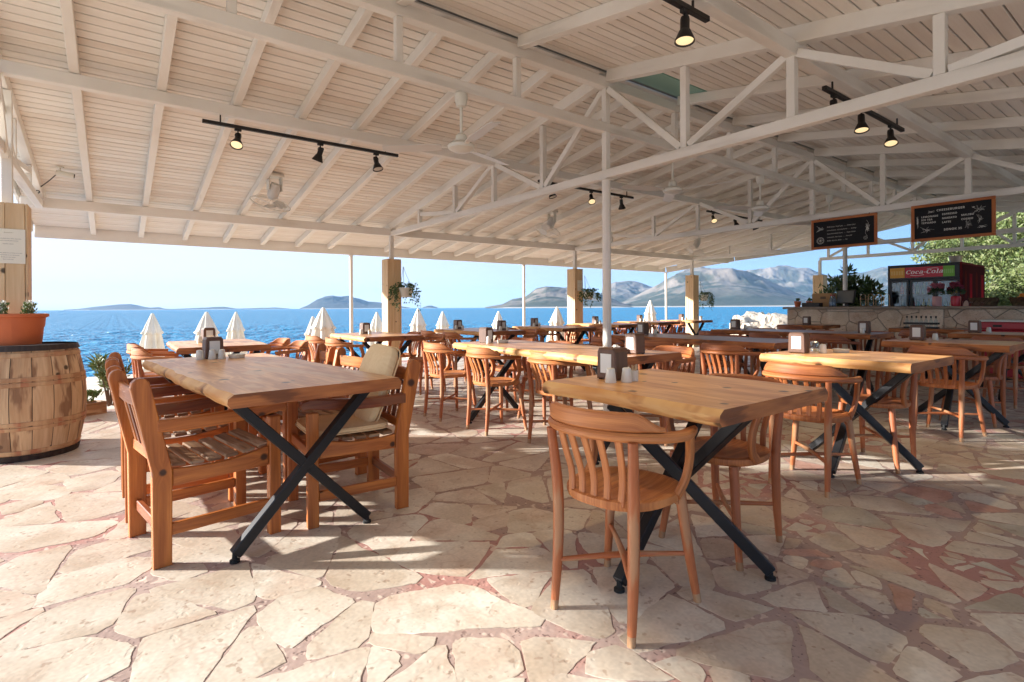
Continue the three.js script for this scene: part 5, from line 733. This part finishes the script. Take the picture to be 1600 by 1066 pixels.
// ---------------------------------------------------------------- stone bar with what stands on and behind it
const BX = 11.3, BZ0 = -5.45, BZ1 = 1.2, BH = 1.06;
{
  const bar = thing('bar_counter', 'long bar front of irregular cream stones under a slate counter', 'bar counter', [0, 0, 0]);
  mesh('core', boxUV(new THREE.BoxGeometry(0.5, BH, BZ1 - BZ0).translate(BX + 0.27, BH / 2, (BZ0 + BZ1) / 2), 2, 0), M.wallJoint, bar);
  mesh('counter_top', cbox(0.72, 0.045, BZ1 - BZ0 + 0.12, 0.008, 2).translate(BX + 0.25, BH + 0.0235, (BZ0 + BZ1) / 2), std({ map: veins, color: new THREE.Color(0.33, 0.29, 0.25), roughness: 0.5 }), bar);
  // irregular facing stones: front face (x = BX) and the sea end
  const face = (u0, u1, put, seed) => {
    const R = rngOf(seed), seeds = []; for (let k = 0; k < 1500; k++) { const u = u0 - 0.2 + R() * (u1 - u0 + 0.4), v = -0.2 + R() * (BH + 0.4), r = 0.15 + 0.15 * hash(Math.floor(u * 3), Math.floor(v * 3), 4); if (seeds.every((s) => Math.hypot((s[0] - u) * 0.85, s[1] - v) > (r + s[2]) / 2)) seeds.push([u, v, r]); }
    for (const s of seeds) {
      let poly = [[u0, 0.005], [u1, 0.005], [u1, BH - 0.005], [u0, BH - 0.005]];
      for (const q of seeds) { if (q === s || Math.hypot(q[0] - s[0], q[1] - s[1]) > 1.2) continue; let nx = q[0] - s[0], ny = q[1] - s[1]; const L = Math.hypot(nx, ny); nx /= L; ny /= L; const d = nx * (q[0] + s[0]) / 2 + ny * (q[1] + s[1]) / 2 - 0.0055, out = []; for (let k = 0; k < poly.length; k++) { const a = poly[k], b = poly[(k + 1) % poly.length], da = nx * a[0] + ny * a[1] - d, db = nx * b[0] + ny * b[1] - d; if (da <= 0) out.push(a); if ((da < 0) !== (db < 0)) { const t = da / (da - db); out.push([a[0] + (b[0] - a[0]) * t, a[1] + (b[1] - a[1]) * t]); } } poly = out; if (poly.length < 3) break; }
      if (poly.length < 3) continue; const cx = poly.reduce((t, p) => t + p[0], 0) / poly.length, cy = poly.reduce((t, p) => t + p[1], 0) / poly.length; let area = 0; for (let k = 0; k < poly.length; k++) { const a = poly[k], b = poly[(k + 1) % poly.length]; area += a[0] * b[1] - b[0] * a[1]; } if (Math.abs(area) < 0.004) continue; if (area < 0) poly.reverse();
      const th = 0.02 + 0.014 * R(), g = extr(poly.map(([u, v]) => [u + 0.004 * (R() - 0.5), v + 0.004 * (R() - 0.5)]), th, 0.004, 0); g.translate(0, 0, th / 2); mesh('facing_stone', put(g), M.wallStone[Math.floor(R() * 4)], bar);
    }
  };
  face(0, BZ1 - BZ0, (g) => g.rotateY(-Math.PI / 2).translate(BX + 0.02, 0, BZ0), 701);
  face(0, 0.5, (g) => g.rotateY(Math.PI).translate(BX + 0.52, 0, BZ0), 703);
  mesh('quoin_stone', cbox(0.03, 0.46, 0.34, 0.01, 1).translate(BX - 0.028, 0.83, -3.0), M.wallStone[0], bar); mesh('quoin_stone', cbox(0.03, 0.4, 0.44, 0.01, 1).translate(BX - 0.028, 0.395, -2.92), M.wallStone[1], bar);
}
const BT = BH + 0.047; // counter surface
{ // drinks coolers
  const blk = std({ color: new THREE.Color(0.02, 0.02, 0.022), roughness: 0.35 }), inner = std({ color: new THREE.Color(0.30, 0.42, 0.50), roughness: 0.6 }), shelfM = std({ color: new THREE.Color(0.6, 0.62, 0.64), roughness: 0.4 });
  const sign = (w, h, draw) => { const c = document.createElement('canvas'); c.width = w; c.height = h; draw(c.getContext('2d'), w, h); const t = new THREE.CanvasTexture(c); t.colorSpace = THREE.SRGBColorSpace; return t; };
  const t = thing('drinks_cooler', 'glass-door drinks cooler with a red and white sign above its doors', 'cooler', [12.62, 0, -3.48], -Math.PI / 2); // faces -x, local x runs along -z..+z
  const W = 1.18, H = 1.93, D = 0.75;
  const wall = (name, w, h, d, x, y, z, m = blk) => mesh(name, cbox(w, h, d, 0.004).translate(x, y, z), m, t);
  wall('side_panel', 0.03, H, D, -W / 2 + 0.015, H / 2, -D / 2 + 0.02); wall('side_panel', 0.03, H, D, W / 2 - 0.015, H / 2, -D / 2 + 0.02, phys({ color: new THREE.Color(0.16, 0.018, 0.02), roughness: 0.8, specularIntensity: 0.2 }));
  wall('back_panel', W - 0.07, H - 0.02, 0.02, 0, H / 2, -D + 0.035, inner); wall('top_panel', W - 0.07, 0.03, D - 0.04, 0, H - 0.016, -D / 2 + 0.02); wall('base_panel', W - 0.07, 0.16, D - 0.04, 0, 0.08, -D / 2 + 0.02);
  wall('header', W - 0.064, 0.26, 0.05, 0, H - 0.165, -0.008);
  for (let k = 0; k < 4; k++) wall('shelf', W - 0.08, 0.012, D - 0.16, 0, 0.35 + k * 0.33, -D / 2, shelfM);
  const signs = [[-W / 2 + 0.165, 0.25, '#e8a21c', ''], [-W / 2 + 0.60, 0.60, '#c8142c', 'Coca-Cola'], [W / 2 - 0.19, 0.17, '#7ab82c', '']];
  signs.forEach(([x, w, col, txt]) => { const m = std({ map: sign(512, 200, (c, cw, ch) => { c.fillStyle = col; c.fillRect(0, 0, cw, ch); if (txt) { c.fillStyle = '#fff6f0'; c.font = 'italic bold 104px serif'; c.textAlign = 'center'; c.fillText(txt, cw / 2, 128); c.lineWidth = 7; c.strokeStyle = '#fff6f0'; c.beginPath(); c.moveTo(70, 152); c.quadraticCurveTo(170, 178, 260, 148); c.stroke(); c.beginPath(); c.moveTo(300, 46); c.quadraticCurveTo(390, 20, 452, 34); c.stroke(); } else { c.fillStyle = 'rgba(255,255,255,0.25)'; for (let k = 0; k < 5; k++) c.fillRect(40 + k * 90, 60, 60, 80); } }), roughness: 0.3 }); mesh('sign_panel', new THREE.BoxGeometry(w, 0.2, 0.012).translate(x, H - 0.16, 0.0235), m, t); });
  [[-W / 2 + 0.19, 0.32], [-W / 2 + 0.575, 0.40], [W / 2 - 0.215, 0.37]].forEach(([x, w]) => { const d = mesh('door', clean([cbox(w, 0.045, 0.035, 0.004).translate(x, H - 0.325, 0.0), cbox(w, 0.045, 0.035, 0.004).translate(x, 0.20, 0.0), cbox(0.035, H - 0.57, 0.035, 0.004).translate(x - w / 2 + 0.0175, (H - 0.125) / 2, 0.0), cbox(0.035, H - 0.57, 0.035, 0.004).translate(x + w / 2 - 0.0175, (H - 0.125) / 2, 0.0)]), blk, t); mesh('pane', new THREE.BoxGeometry(w - 0.07, H - 0.57, 0.004).translate(x, (H - 0.125) / 2, 0.0), M.glass, d); mesh('handle', cbox(0.02, 0.26, 0.02, 0.004).translate(x - w / 2 + 0.05, 1.15, 0.03), M.blackMetal, d); });
  const dr = [[0.5, 0.04, 0.03], [0.03, 0.16, 0.05], [0.55, 0.38, 0.05], [0.35, 0.37, 0.35]].map((c) => phys({ color: new THREE.Color(...c), roughness: 0.2, clearcoat: 0.6 })), bg = lathe([[0, 0], [0.03, 0], [0.032, 0.01], [0.032, 0.13], [0.026, 0.17], [0.012, 0.205], [0.012, 0.235], [0, 0.237]], 14);
  for (let k = 0; k < 4; k++) for (let i = 0; i < 12; i++) { const o = mesh('bottle', bg, dr[Math.floor(hash(i, k, 21) * 4)], t); o.position.set(-W / 2 + 0.1 + i * 0.088, 0.3565 + k * 0.33, -0.15 - 0.04 * hash(i, k, 3)); }
  const t2 = thing('vending_cabinet', 'dark red cooler cabinet with a hand and bottle picture on its side', 'cooler', [13.88, 0, -3.28], 0);
  mesh('cabinet', cbox(0.9, 1.93, 0.72, 0.01).translate(0, 0.965, 0), phys({ color: new THREE.Color(0.17, 0.018, 0.02), roughness: 0.8, specularIntensity: 0.2 }), t2);
  const pic = sign(512, 1024, (c, w, h) => { c.fillStyle = '#4a1016'; c.fillRect(0, 0, w, h); c.fillStyle = '#c89a82'; for (let k = 0; k < 4; k++) { c.beginPath(); c.ellipse(130 + k * 12, 430 + k * 88, 140, 52, -0.12, 0, 7); c.fill(); } c.fillStyle = '#6a1a14'; c.beginPath(); c.ellipse(150, 210, 46, 150, 0, 0, 7); c.fill(); c.fillStyle = '#8a1420'; c.fillRect(330, 90, 130, 620); c.fillStyle = '#c01828'; c.beginPath(); c.ellipse(395, 420, 42, 190, 0, 0, 7); c.fill(); c.fillRect(378, 130, 34, 140); c.fillStyle = '#f4e8e4'; c.font = 'italic bold 30px serif'; c.textAlign = 'center'; c.fillText('Coca-Cola', 395, 400); });
  mesh('side_picture', new THREE.BoxGeometry(0.86, 1.85, 0.006).translate(0, 0.965, 0.3642), phys({ map: pic, roughness: 0.85, specularIntensity: 0.15 }), t2);
  mesh('side_picture', new THREE.BoxGeometry(0.006, 1.84, 0.7).translate(W / 2 + 0.0045, 0.965, -D / 2 + 0.02), phys({ map: pic, roughness: 0.85, specularIntensity: 0.15 }), t);
  const pk = single('metal_bucket', lathe([[0, 0], [0.085, 0], [0.115, 0.19], [0.12, 0.195], [0.11, 0.195], [0.08, 0.006], [0, 0.006]], 24), std({ color: new THREE.Color(0.42, 0.33, 0.25), metalness: 0.5, roughness: 0.4 }), 'tin bucket standing on top of the drinks coolers', 'bucket'); pk.position.set(13.75, 1.931, -3.25);
}
{ // red chest freezer in front of the bar
  const t = thing('chest_freezer', 'red chest freezer standing against the bar front', 'freezer', [10.82, 0, -1.52]), red = phys({ color: new THREE.Color(0.42, 0.022, 0.035), roughness: 0.3, clearcoat: 0.5 });
  t.scale.y = 1.12; mesh('body', cbox(0.6, 0.62, 1.35, 0.015).translate(0, 0.36, 0), red, t); mesh('lid_frame', cbox(0.63, 0.10, 1.38, 0.015).translate(0, 0.725, 0), red, t); mesh('trim', cbox(0.635, 0.025, 1.385, 0.006).translate(0, 0.79, 0), M.fanWhite, t); mesh('vent', cbox(0.01, 0.03, 0.1, 0.002).translate(-0.318, 0.725, -0.48), M.blackMetal, t); mesh('kickplate', cbox(0.56, 0.05, 1.3, 0.004).translate(0, 0.025, 0), M.blackMetal, t);
}
function vase(z, label, potM, petal, seed) { const t = thing('flower_vase', label, 'vase', [BX + 0.2, BT, z]); mesh('vase', lathe([[0, 0], [0.06, 0], [0.066, 0.02], [0.07, 0.15], [0.062, 0.17], [0.055, 0.17], [0.06, 0.14], [0, 0.02]], 24), potM, t); mesh('foliage', leaves(140, [0.06, 0.03], (k, R) => { const d = rdir(R); d.y = Math.abs(d.y); return [V(d.x * 0.08, 0.2 + d.y * 0.1, d.z * 0.08), d]; }, seed), M.leaf[1], t); for (let k = 0; k < 12; k++) { const R0 = rngOf(seed + k * 7), d = rdir(R0); d.y = Math.abs(d.y) * 1.1 + 0.1; const cx = d.x * 0.10, cy = 0.27 + d.y * 0.1, cz = d.z * 0.10; mesh('bloom', leaves(40, [0.03, 0.028], (i, R) => { const q = rdir(R); return [V(cx + q.x * 0.012, cy + q.y * 0.012, cz + q.z * 0.012), q]; }, seed + 100 + k), petal, t); } }
vase(-2.98, 'pink ceramic vase of pink flowers on the bar', std({ color: new THREE.Color(0.55, 0.28, 0.27), roughness: 0.4 }), M.petalPink, 720); vase(-2.72, 'red vase of deep red flowers on the bar', std({ color: new THREE.Color(0.5, 0.02, 0.04), roughness: 0.35 }), std({ color: new THREE.Color(0.28, 0.04, 0.08), roughness: 0.7, side: THREE.DoubleSide }), 740);
function basket(z, w, label, fruit) { const t = thing('wicker_basket', label, 'basket', [BX + 0.22, BT, z]), wm = std({ map: tex(128, 128, (u, v) => { const a = Math.sin(u * 50.27) * Math.sin(v * 50.27 + (Math.floor(u * 8) % 2) * 3.14); return lerp3([110, 80, 54], [58, 40, 28], 0.5 - 0.5 * a); }, 0.25, 0.25), roughness: 0.9 }); const n = 7; for (let k = 0; k < n; k++) { const y = 0.008 + k * 0.02, s = 0.84 + 0.16 * k / (n - 1), pts = []; for (let q = 0; q <= 32; q++) { const a = q / 32 * 6.2832; pts.push(V(Math.cos(a) * 0.13 * s, y, Math.sin(a) * w * s)); } mesh('woven_band', sweep(pts, () => ring(0.0105, 6), V(0, 1, 0), 1.2, false), wm, t); } mesh('base', lathe([[0, 0.004], [1, 0.004]], 32).scale(0.11, 1, w * 0.84), wm, t);
  if (fruit) { const R = rngOf(77); const om = std({ color: new THREE.Color(0.7, 0.22, 0.02), roughness: 0.5 }); let k = 0; for (let i = 0; i < 11; i++) { const o = single('orange', new THREE.SphereGeometry(0.037, 16, 12), om, 'orange piled in the wicker fruit basket on the bar', 'orange', 'oranges in the fruit basket'); const row = i < 7; o.position.set(BX + 0.22 + (row ? (i % 2 ? 0.045 : -0.045) : 0), BT + (row ? 0.11 : 0.165), z + (row ? (i - 3) * 0.05 : (i - 8.5) * 0.075)); } } }
basket(-2.36, 0.19, 'empty dark wicker basket beside the red vase', false); basket(-1.78, 0.27, 'wide wicker basket heaped with oranges', true);
{ // till screen, bottles, box and small pots
  const t = thing('till_monitor', 'grey touch screen till on the bar', 'monitor', [BX + 0.2, BT, -4.42], -Math.PI / 2 - 0.25); mesh('stand', cbox(0.2, 0.02, 0.16, 0.006).translate(0, 0.01, 0), M.blackMetal, t); mesh('neck', cbox(0.06, 0.1, 0.05, 0.005).translate(0, 0.065, -0.02), M.blackMetal, t); mesh('case', cbox(0.36, 0.27, 0.035, 0.006).rotateX(-0.22).translate(0, 0.19, 0), M.blackMetal, t); mesh('screen', cbox(0.325, 0.235, 0.004, 0.001).rotateX(-0.22).translate(0, 0.194, 0.0185), std({ color: new THREE.Color(0.12, 0.13, 0.125), roughness: 0.2 }), t);
  const b = thing('cardboard_box', 'open cardboard box beside the till', 'box', [BX + 0.3, BT, -4.86], 0.1), cm = std({ map: woodTex([186, 146, 100], [164, 124, 82], 760, { lines: 6, contrast: 0.4 }), roughness: 0.9 }); for (const s of [-1, 1]) { mesh('side', cbox(0.005, 0.27, 0.36, 0.001).translate(s * 0.14, 0.135, 0), cm, b); mesh('side', cbox(0.272, 0.27, 0.005, 0.001).translate(0, 0.135, s * 0.178), cm, b); } mesh('base', cbox(0.27, 0.005, 0.35, 0.001).translate(0, 0.003, 0), cm, b); mesh('label', cbox(0.002, 0.05, 0.1, 0.0005).translate(-0.1438, 0.18, 0.02), M.bark, b);
  const bt = lathe([[0, 0], [0.032, 0], [0.034, 0.01], [0.034, 0.14], [0.013, 0.19], [0.013, 0.225], [0, 0.227]], 16), bl = phys({ color: new THREE.Color(0.55, 0.72, 0.9), transmission: 0.9, thickness: 0, roughness: 0.08 });
  for (const [z, n] of [[-4.66, 'one by the box'], [-4.605, 'the one by the till']]) { const o = thing('water_bottle', `small blue tinted water bottle on the bar, ${n}`, 'bottle', [BX + 0.12, BT, z]); mesh('bottle', bt, bl, o); mesh('cap', lathe([[0.015, 0.215], [0.015, 0.235], [0, 0.236]], 12), M.petalRed, o); }
  for (const [z, n] of [[-5.32, 'at the very end'], [-5.08, 'by the dark box']]) { const o = thing('herb_pot', `little clay herb pot on the bar, ${n}`, 'flower pot', [BX + 0.15, BT, z]); mesh('pot', lathe([[0, 0], [0.05, 0], [0.065, 0.1], [0.07, 0.1], [0.07, 0.115], [0.055, 0.115], [0, 0.1]], 20), M.terracotta, o); mesh('foliage', leaves(60, [0.04, 0.02], (k, R) => [V((R() - 0.5) * 0.06, 0.11 + R() * 0.04, (R() - 0.5) * 0.06), V(R() - 0.5, 0.8, R() - 0.5)], 770 + Math.round(z * -10)), M.leaf[0], o); }
  const tr = thing('cutlery_tray', 'low black tray on the bar between the herb pots and box', 'tray', [BX + 0.1, BT, -5.16 + 0.16]); mesh('base', cbox(0.2, 0.01, 0.34, 0.002).translate(0, 0.005, 0), M.blackMetal, tr); for (const s of [-1, 1]) { mesh('side', cbox(0.008, 0.07, 0.34, 0.002).translate(s * 0.1, 0.045, 0), M.blackMetal, tr); mesh('end', cbox(0.19, 0.07, 0.008, 0.002).translate(0, 0.045, s * 0.166), M.blackMetal, tr); }
  for (let k = 0; k < 4; k++) { const o = thing('glass_caddy', `copper wire tea glass carrier on the bar, ${['next to the till', 'second from the till', 'third from the till', 'closest to the cooler'][k]}`, 'carrier', [BX + 0.22, BT, -4.13 + k * 0.13]), cp = std({ color: new THREE.Color(0.45, 0.25, 0.12), metalness: 0.8, roughness: 0.3 }); for (const s of [-1, 1]) mesh('post', tube([[0, 0, s * 0.045], [0, 0.2, s * 0.045], [0, 0.225, s * 0.03]], 0.004, 6), cp, o); mesh('handle', tube([[0, 0.2, -0.045], [0, 0.24, 0], [0, 0.2, 0.045]], 0.004, 6, 8), cp, o); mesh('ring', new THREE.TorusGeometry(0.05, 0.004, 6, 20).rotateX(Math.PI / 2).translate(0, 0.14, 0), cp, o); mesh('tray', lathe([[0, 0.002], [0.055, 0.002], [0.06, 0.014]], 20), cp, o); mesh('glass', lathe([[0, 0.006], [0.022, 0.006], [0.02, 0.05], [0.028, 0.09], [0.026, 0.09], [0.018, 0.05], [0.019, 0.009], [0, 0.009]], 16), M.glass, o); }
  const cr = thing('cruet_rack', 'rack of dark topped cruet bottles before the bar', 'rack', [9.75, TOP + 0.001, -2.72], 0); mesh('tray', cbox(0.12, 0.02, 0.42, 0.004).translate(0, 0.01, 0), M.blackMetal, cr); for (const s of [-1, 1]) mesh('rail', cbox(0.006, 0.03, 0.42, 0.001).translate(s * 0.057, 0.07, 0), M.blackMetal, cr);
  for (let k = 0; k < 7; k++) { const o = thing('cruet_bottle', 'glass cruet bottle with a dark stopper in the rack', 'bottle', [9.75, TOP + 0.022, -2.9 + k * 0.06], 0, 'cruet bottles in the rack'); mesh('bottle', lathe([[0, 0], [0.022, 0], [0.024, 0.09], [0.01, 0.12], [0.01, 0.14], [0, 0.14]], 14), M.glass, o); mesh('stopper', lathe([[0.011, 0.13], [0.012, 0.16], [0, 0.165]], 12), M.blackMetal, o); }
}

// ---------------------------------------------------------------- shore rocks, hillside, trees
function rockGeo(r, seed, sy) { let g = new THREE.IcosahedronGeometry(1, 14); g = mergeVertices(g.deleteAttribute('uv').deleteAttribute('normal')); const p = g.attributes.position, v = V(0, 0, 0); for (let i = 0; i < p.count; i++) { v.fromBufferAttribute(p, i); const n = fbm(v.x * 1.6 + seed, v.y * 1.6 + v.z * 1.3, 4, 0, 0, seed) * 0.7 + fbm(v.z * 4 + seed, v.y * 4 + v.x * 3, 4, 0, 0, seed + 2) * 0.35, pit = smooth(0.6, 0.72, fbm(v.x * 7 + 3, v.y * 7 + v.z * 6, 3, 0, 0, seed + 5)) * 0.07; v.multiplyScalar((0.55 + n * 0.85 - pit) * r); p.setXYZ(i, v.x, v.y * sy, v.z); } g.computeVertexNormals(); g = toCreasedNormals(g, 0.5); g.setAttribute('uv', new THREE.BufferAttribute(new Float32Array(g.attributes.position.count * 2), 2)); return boxUV(g, 0); }
[[17.6, -1.1, -9.6, 1.75, 1.15, 'tall pitted white limestone rock by the water'], [15.6, -1.35, -10.4, 1.35, 0.8, 'low pale rock sloping from the tall one into the sea'], [19.3, -1.0, -8.6, 1.6, 0.95, 'pale limestone rock behind the bar end'], [14.2, -1.9, -11.9, 1.1, 0.7, 'lowest pale rock at the water line']].forEach(([x, y, z, r, sy, label], k) => { const o = single('shore_rock', rockGeo(r, 800 + k * 9, sy), M.limestone, label, 'rock', 'shore rocks'); o.position.set(x, y, z); });
const hillY = (x, z) => -1.9 + smooth(16.5, 24, x) * 2.4 + Math.max(0, x - 20) * 0.17 * smooth(-14, -2, z) + 0.9 * (fbm(x * 0.15, z * 0.15, 3, 0, 0, 861) - 0.5) - 3 * smooth(-7, -14, z);
{
  const N = 60, pos = [], uv = [], idx = []; for (let j = 0; j <= N; j++) for (let i = 0; i <= N; i++) { const x = 16.9 + i / N * 90, z = -16 + j / N * 90; pos.push(x, hillY(x, z), z); uv.push(x, z); } for (let j = 0; j < N; j++) for (let i = 0; i < N; i++) { const a = j * (N + 1) + i; idx.push(a, a + N + 1, a + 1, a + 1, a + N + 1, a + N + 2); }
  const g = new THREE.BufferGeometry(); g.setAttribute('position', new THREE.Float32BufferAttribute(pos, 3)); g.setAttribute('uv', new THREE.Float32BufferAttribute(uv, 2)); g.setIndex(idx); g.computeVertexNormals(); structure('hillside', g, std({ map: tex(512, 512, (u, v) => { const n = fbm(u * 9, v * 9, 5, 9, 9, 865), h = smooth(0.5, 0.66, fbm(u * 5, v * 5, 4, 5, 5, 867)); return lerp3(lerp3([96, 98, 58], [132, 122, 82], n), [178, 164, 138], h * 0.6); }, 7, 7), roughness: 1 }));
}
function tree(name, label, x, z, h, r, mats, seed, n, leaf, group) {
  const y0 = hillY(x, z) - 0.1, t = thing(name, label, 'tree', [x, y0, z], 0, group), R0 = rngOf(seed);
  mesh('trunk', tube([[0, 0, 0], [0.1 * r, h * 0.3, 0.05], [0.05, h * 0.62, -0.1]], [0.13 * h / 4, 0.09 * h / 4, 0.04 * h / 4], 8, 6), M.bark, t);
  const cl = Array.from({ length: 46 }, () => { const d = rdir(R0), f = Math.pow(R0(), 0.4); return [V(d.x * r * f, h * 0.6 + d.y * h * 0.42 * f, d.z * r * f), 0.16 * r + 0.22 * r * R0()]; });
  for (let k = 0; k < 7; k++) mesh('limb', tube([[0.05, h * 0.3, 0], cl[k][0].clone().multiplyScalar(0.5).add(V(0, h * 0.22, 0)), cl[k][0]], [0.05 * h / 4, 0.03 * h / 4, 0.01], 6, 6), M.bark, t);
  mats.forEach((m, q) => mesh('crown', leaves(Math.round(n / mats.length), leaf, (k, R) => { const c = cl[Math.floor(R() * cl.length)], d = rdir(R), f = Math.pow(R(), 0.45); return [c[0].clone().addScaledVector(d, c[1] * f), d.add(rdir(R))]; }, seed + 5 + q), M.leaf[m], t));
}
[[21.5, -3.0, 2.5, 1.5, 2, 3, 'low tree right behind the bucket'], [22.5, -0.9, 3.0, 1.8, 3, 2, 'tree behind the orange basket'], [25, -5.4, 2.9, 1.8, 3, 2, 'tree at the sky edge above the cooler'], [25.5, -3.2, 3.3, 2.0, 2, 3, 'rounded tree above the bucket'], [26, -0.6, 3.6, 2.1, 3, 2, 'tall tree past the larger chalkboard'], [29.5, -6.2, 3.2, 2.1, 3, 3, 'yellowish tree sloping towards the sea'], [30, -3.8, 3.9, 2.4, 2, 3, 'broad tree on the middle of the slope'], [30.5, -1.0, 4.3, 2.5, 3, 2, 'broad pale tree under the truss end'], [35, -6.0, 4.2, 2.7, 2, 3, 'upper tree meeting the blue sky'], [36, -2.5, 4.9, 2.9, 3, 2, 'tallest tree high on the slope'], [24.5, 1.8, 3.4, 2.1, 2, 3, 'tree cut by the picture edge'], [31, 2.4, 4.4, 2.6, 3, 2, 'high tree cut by the picture edge']].forEach(([x, z, h, r, m, n, d], k) => tree('hillside_tree', `sunlit pale green ${d}`, x, z, h, r, [m, n], 880 + k * 17, 9500, [0.13, 0.06], 'trees on the slope behind the bar'));
{ // leafy plants rising behind the bar
  const bush = (label, x, z, h, r, n, seed) => { const t = thing('leafy_bush', label, 'bush', [x, -0.1, z]), R0 = rngOf(seed), cl = Array.from({ length: 34 }, () => { const d = rdir(R0), f = Math.pow(R0(), 0.5); return [V(d.x * r * f, h * 0.66 + d.y * h * 0.34 * f, d.z * r * f), 0.1 + 0.12 * R0()]; }); for (let k = 0; k < 9; k++) mesh('stem', tube([[0.04 * (k % 3), 0, 0.04 * (k % 2)], cl[k][0].clone().multiplyScalar(0.5), cl[k][0]], [0.018, 0.012, 0.004], 6, 6), M.bark, t); [0, 1, 2].forEach((m) => mesh('foliage', leaves(Math.round(n / 3), [0.15, 0.05], (k, R) => { const c = cl[Math.floor(R() * cl.length)], d = rdir(R); return [c[0].clone().addScaledVector(d, c[1] * R()), d.multiplyScalar(0.8).add(V(0, 0.35, 0)).add(rdir(R).multiplyScalar(0.5))]; }, seed + 3 + m), M.leaf[m], t)); };
  bush('dark leafy bush rising behind the bar beside the cooler', 13.5, -5.0, 2.2, 0.62, 2100, 940); bush('lower leafy bush behind the till', 14.3, -5.75, 1.85, 0.5, 1200, 950);
}
renderer.render(scene, camera);
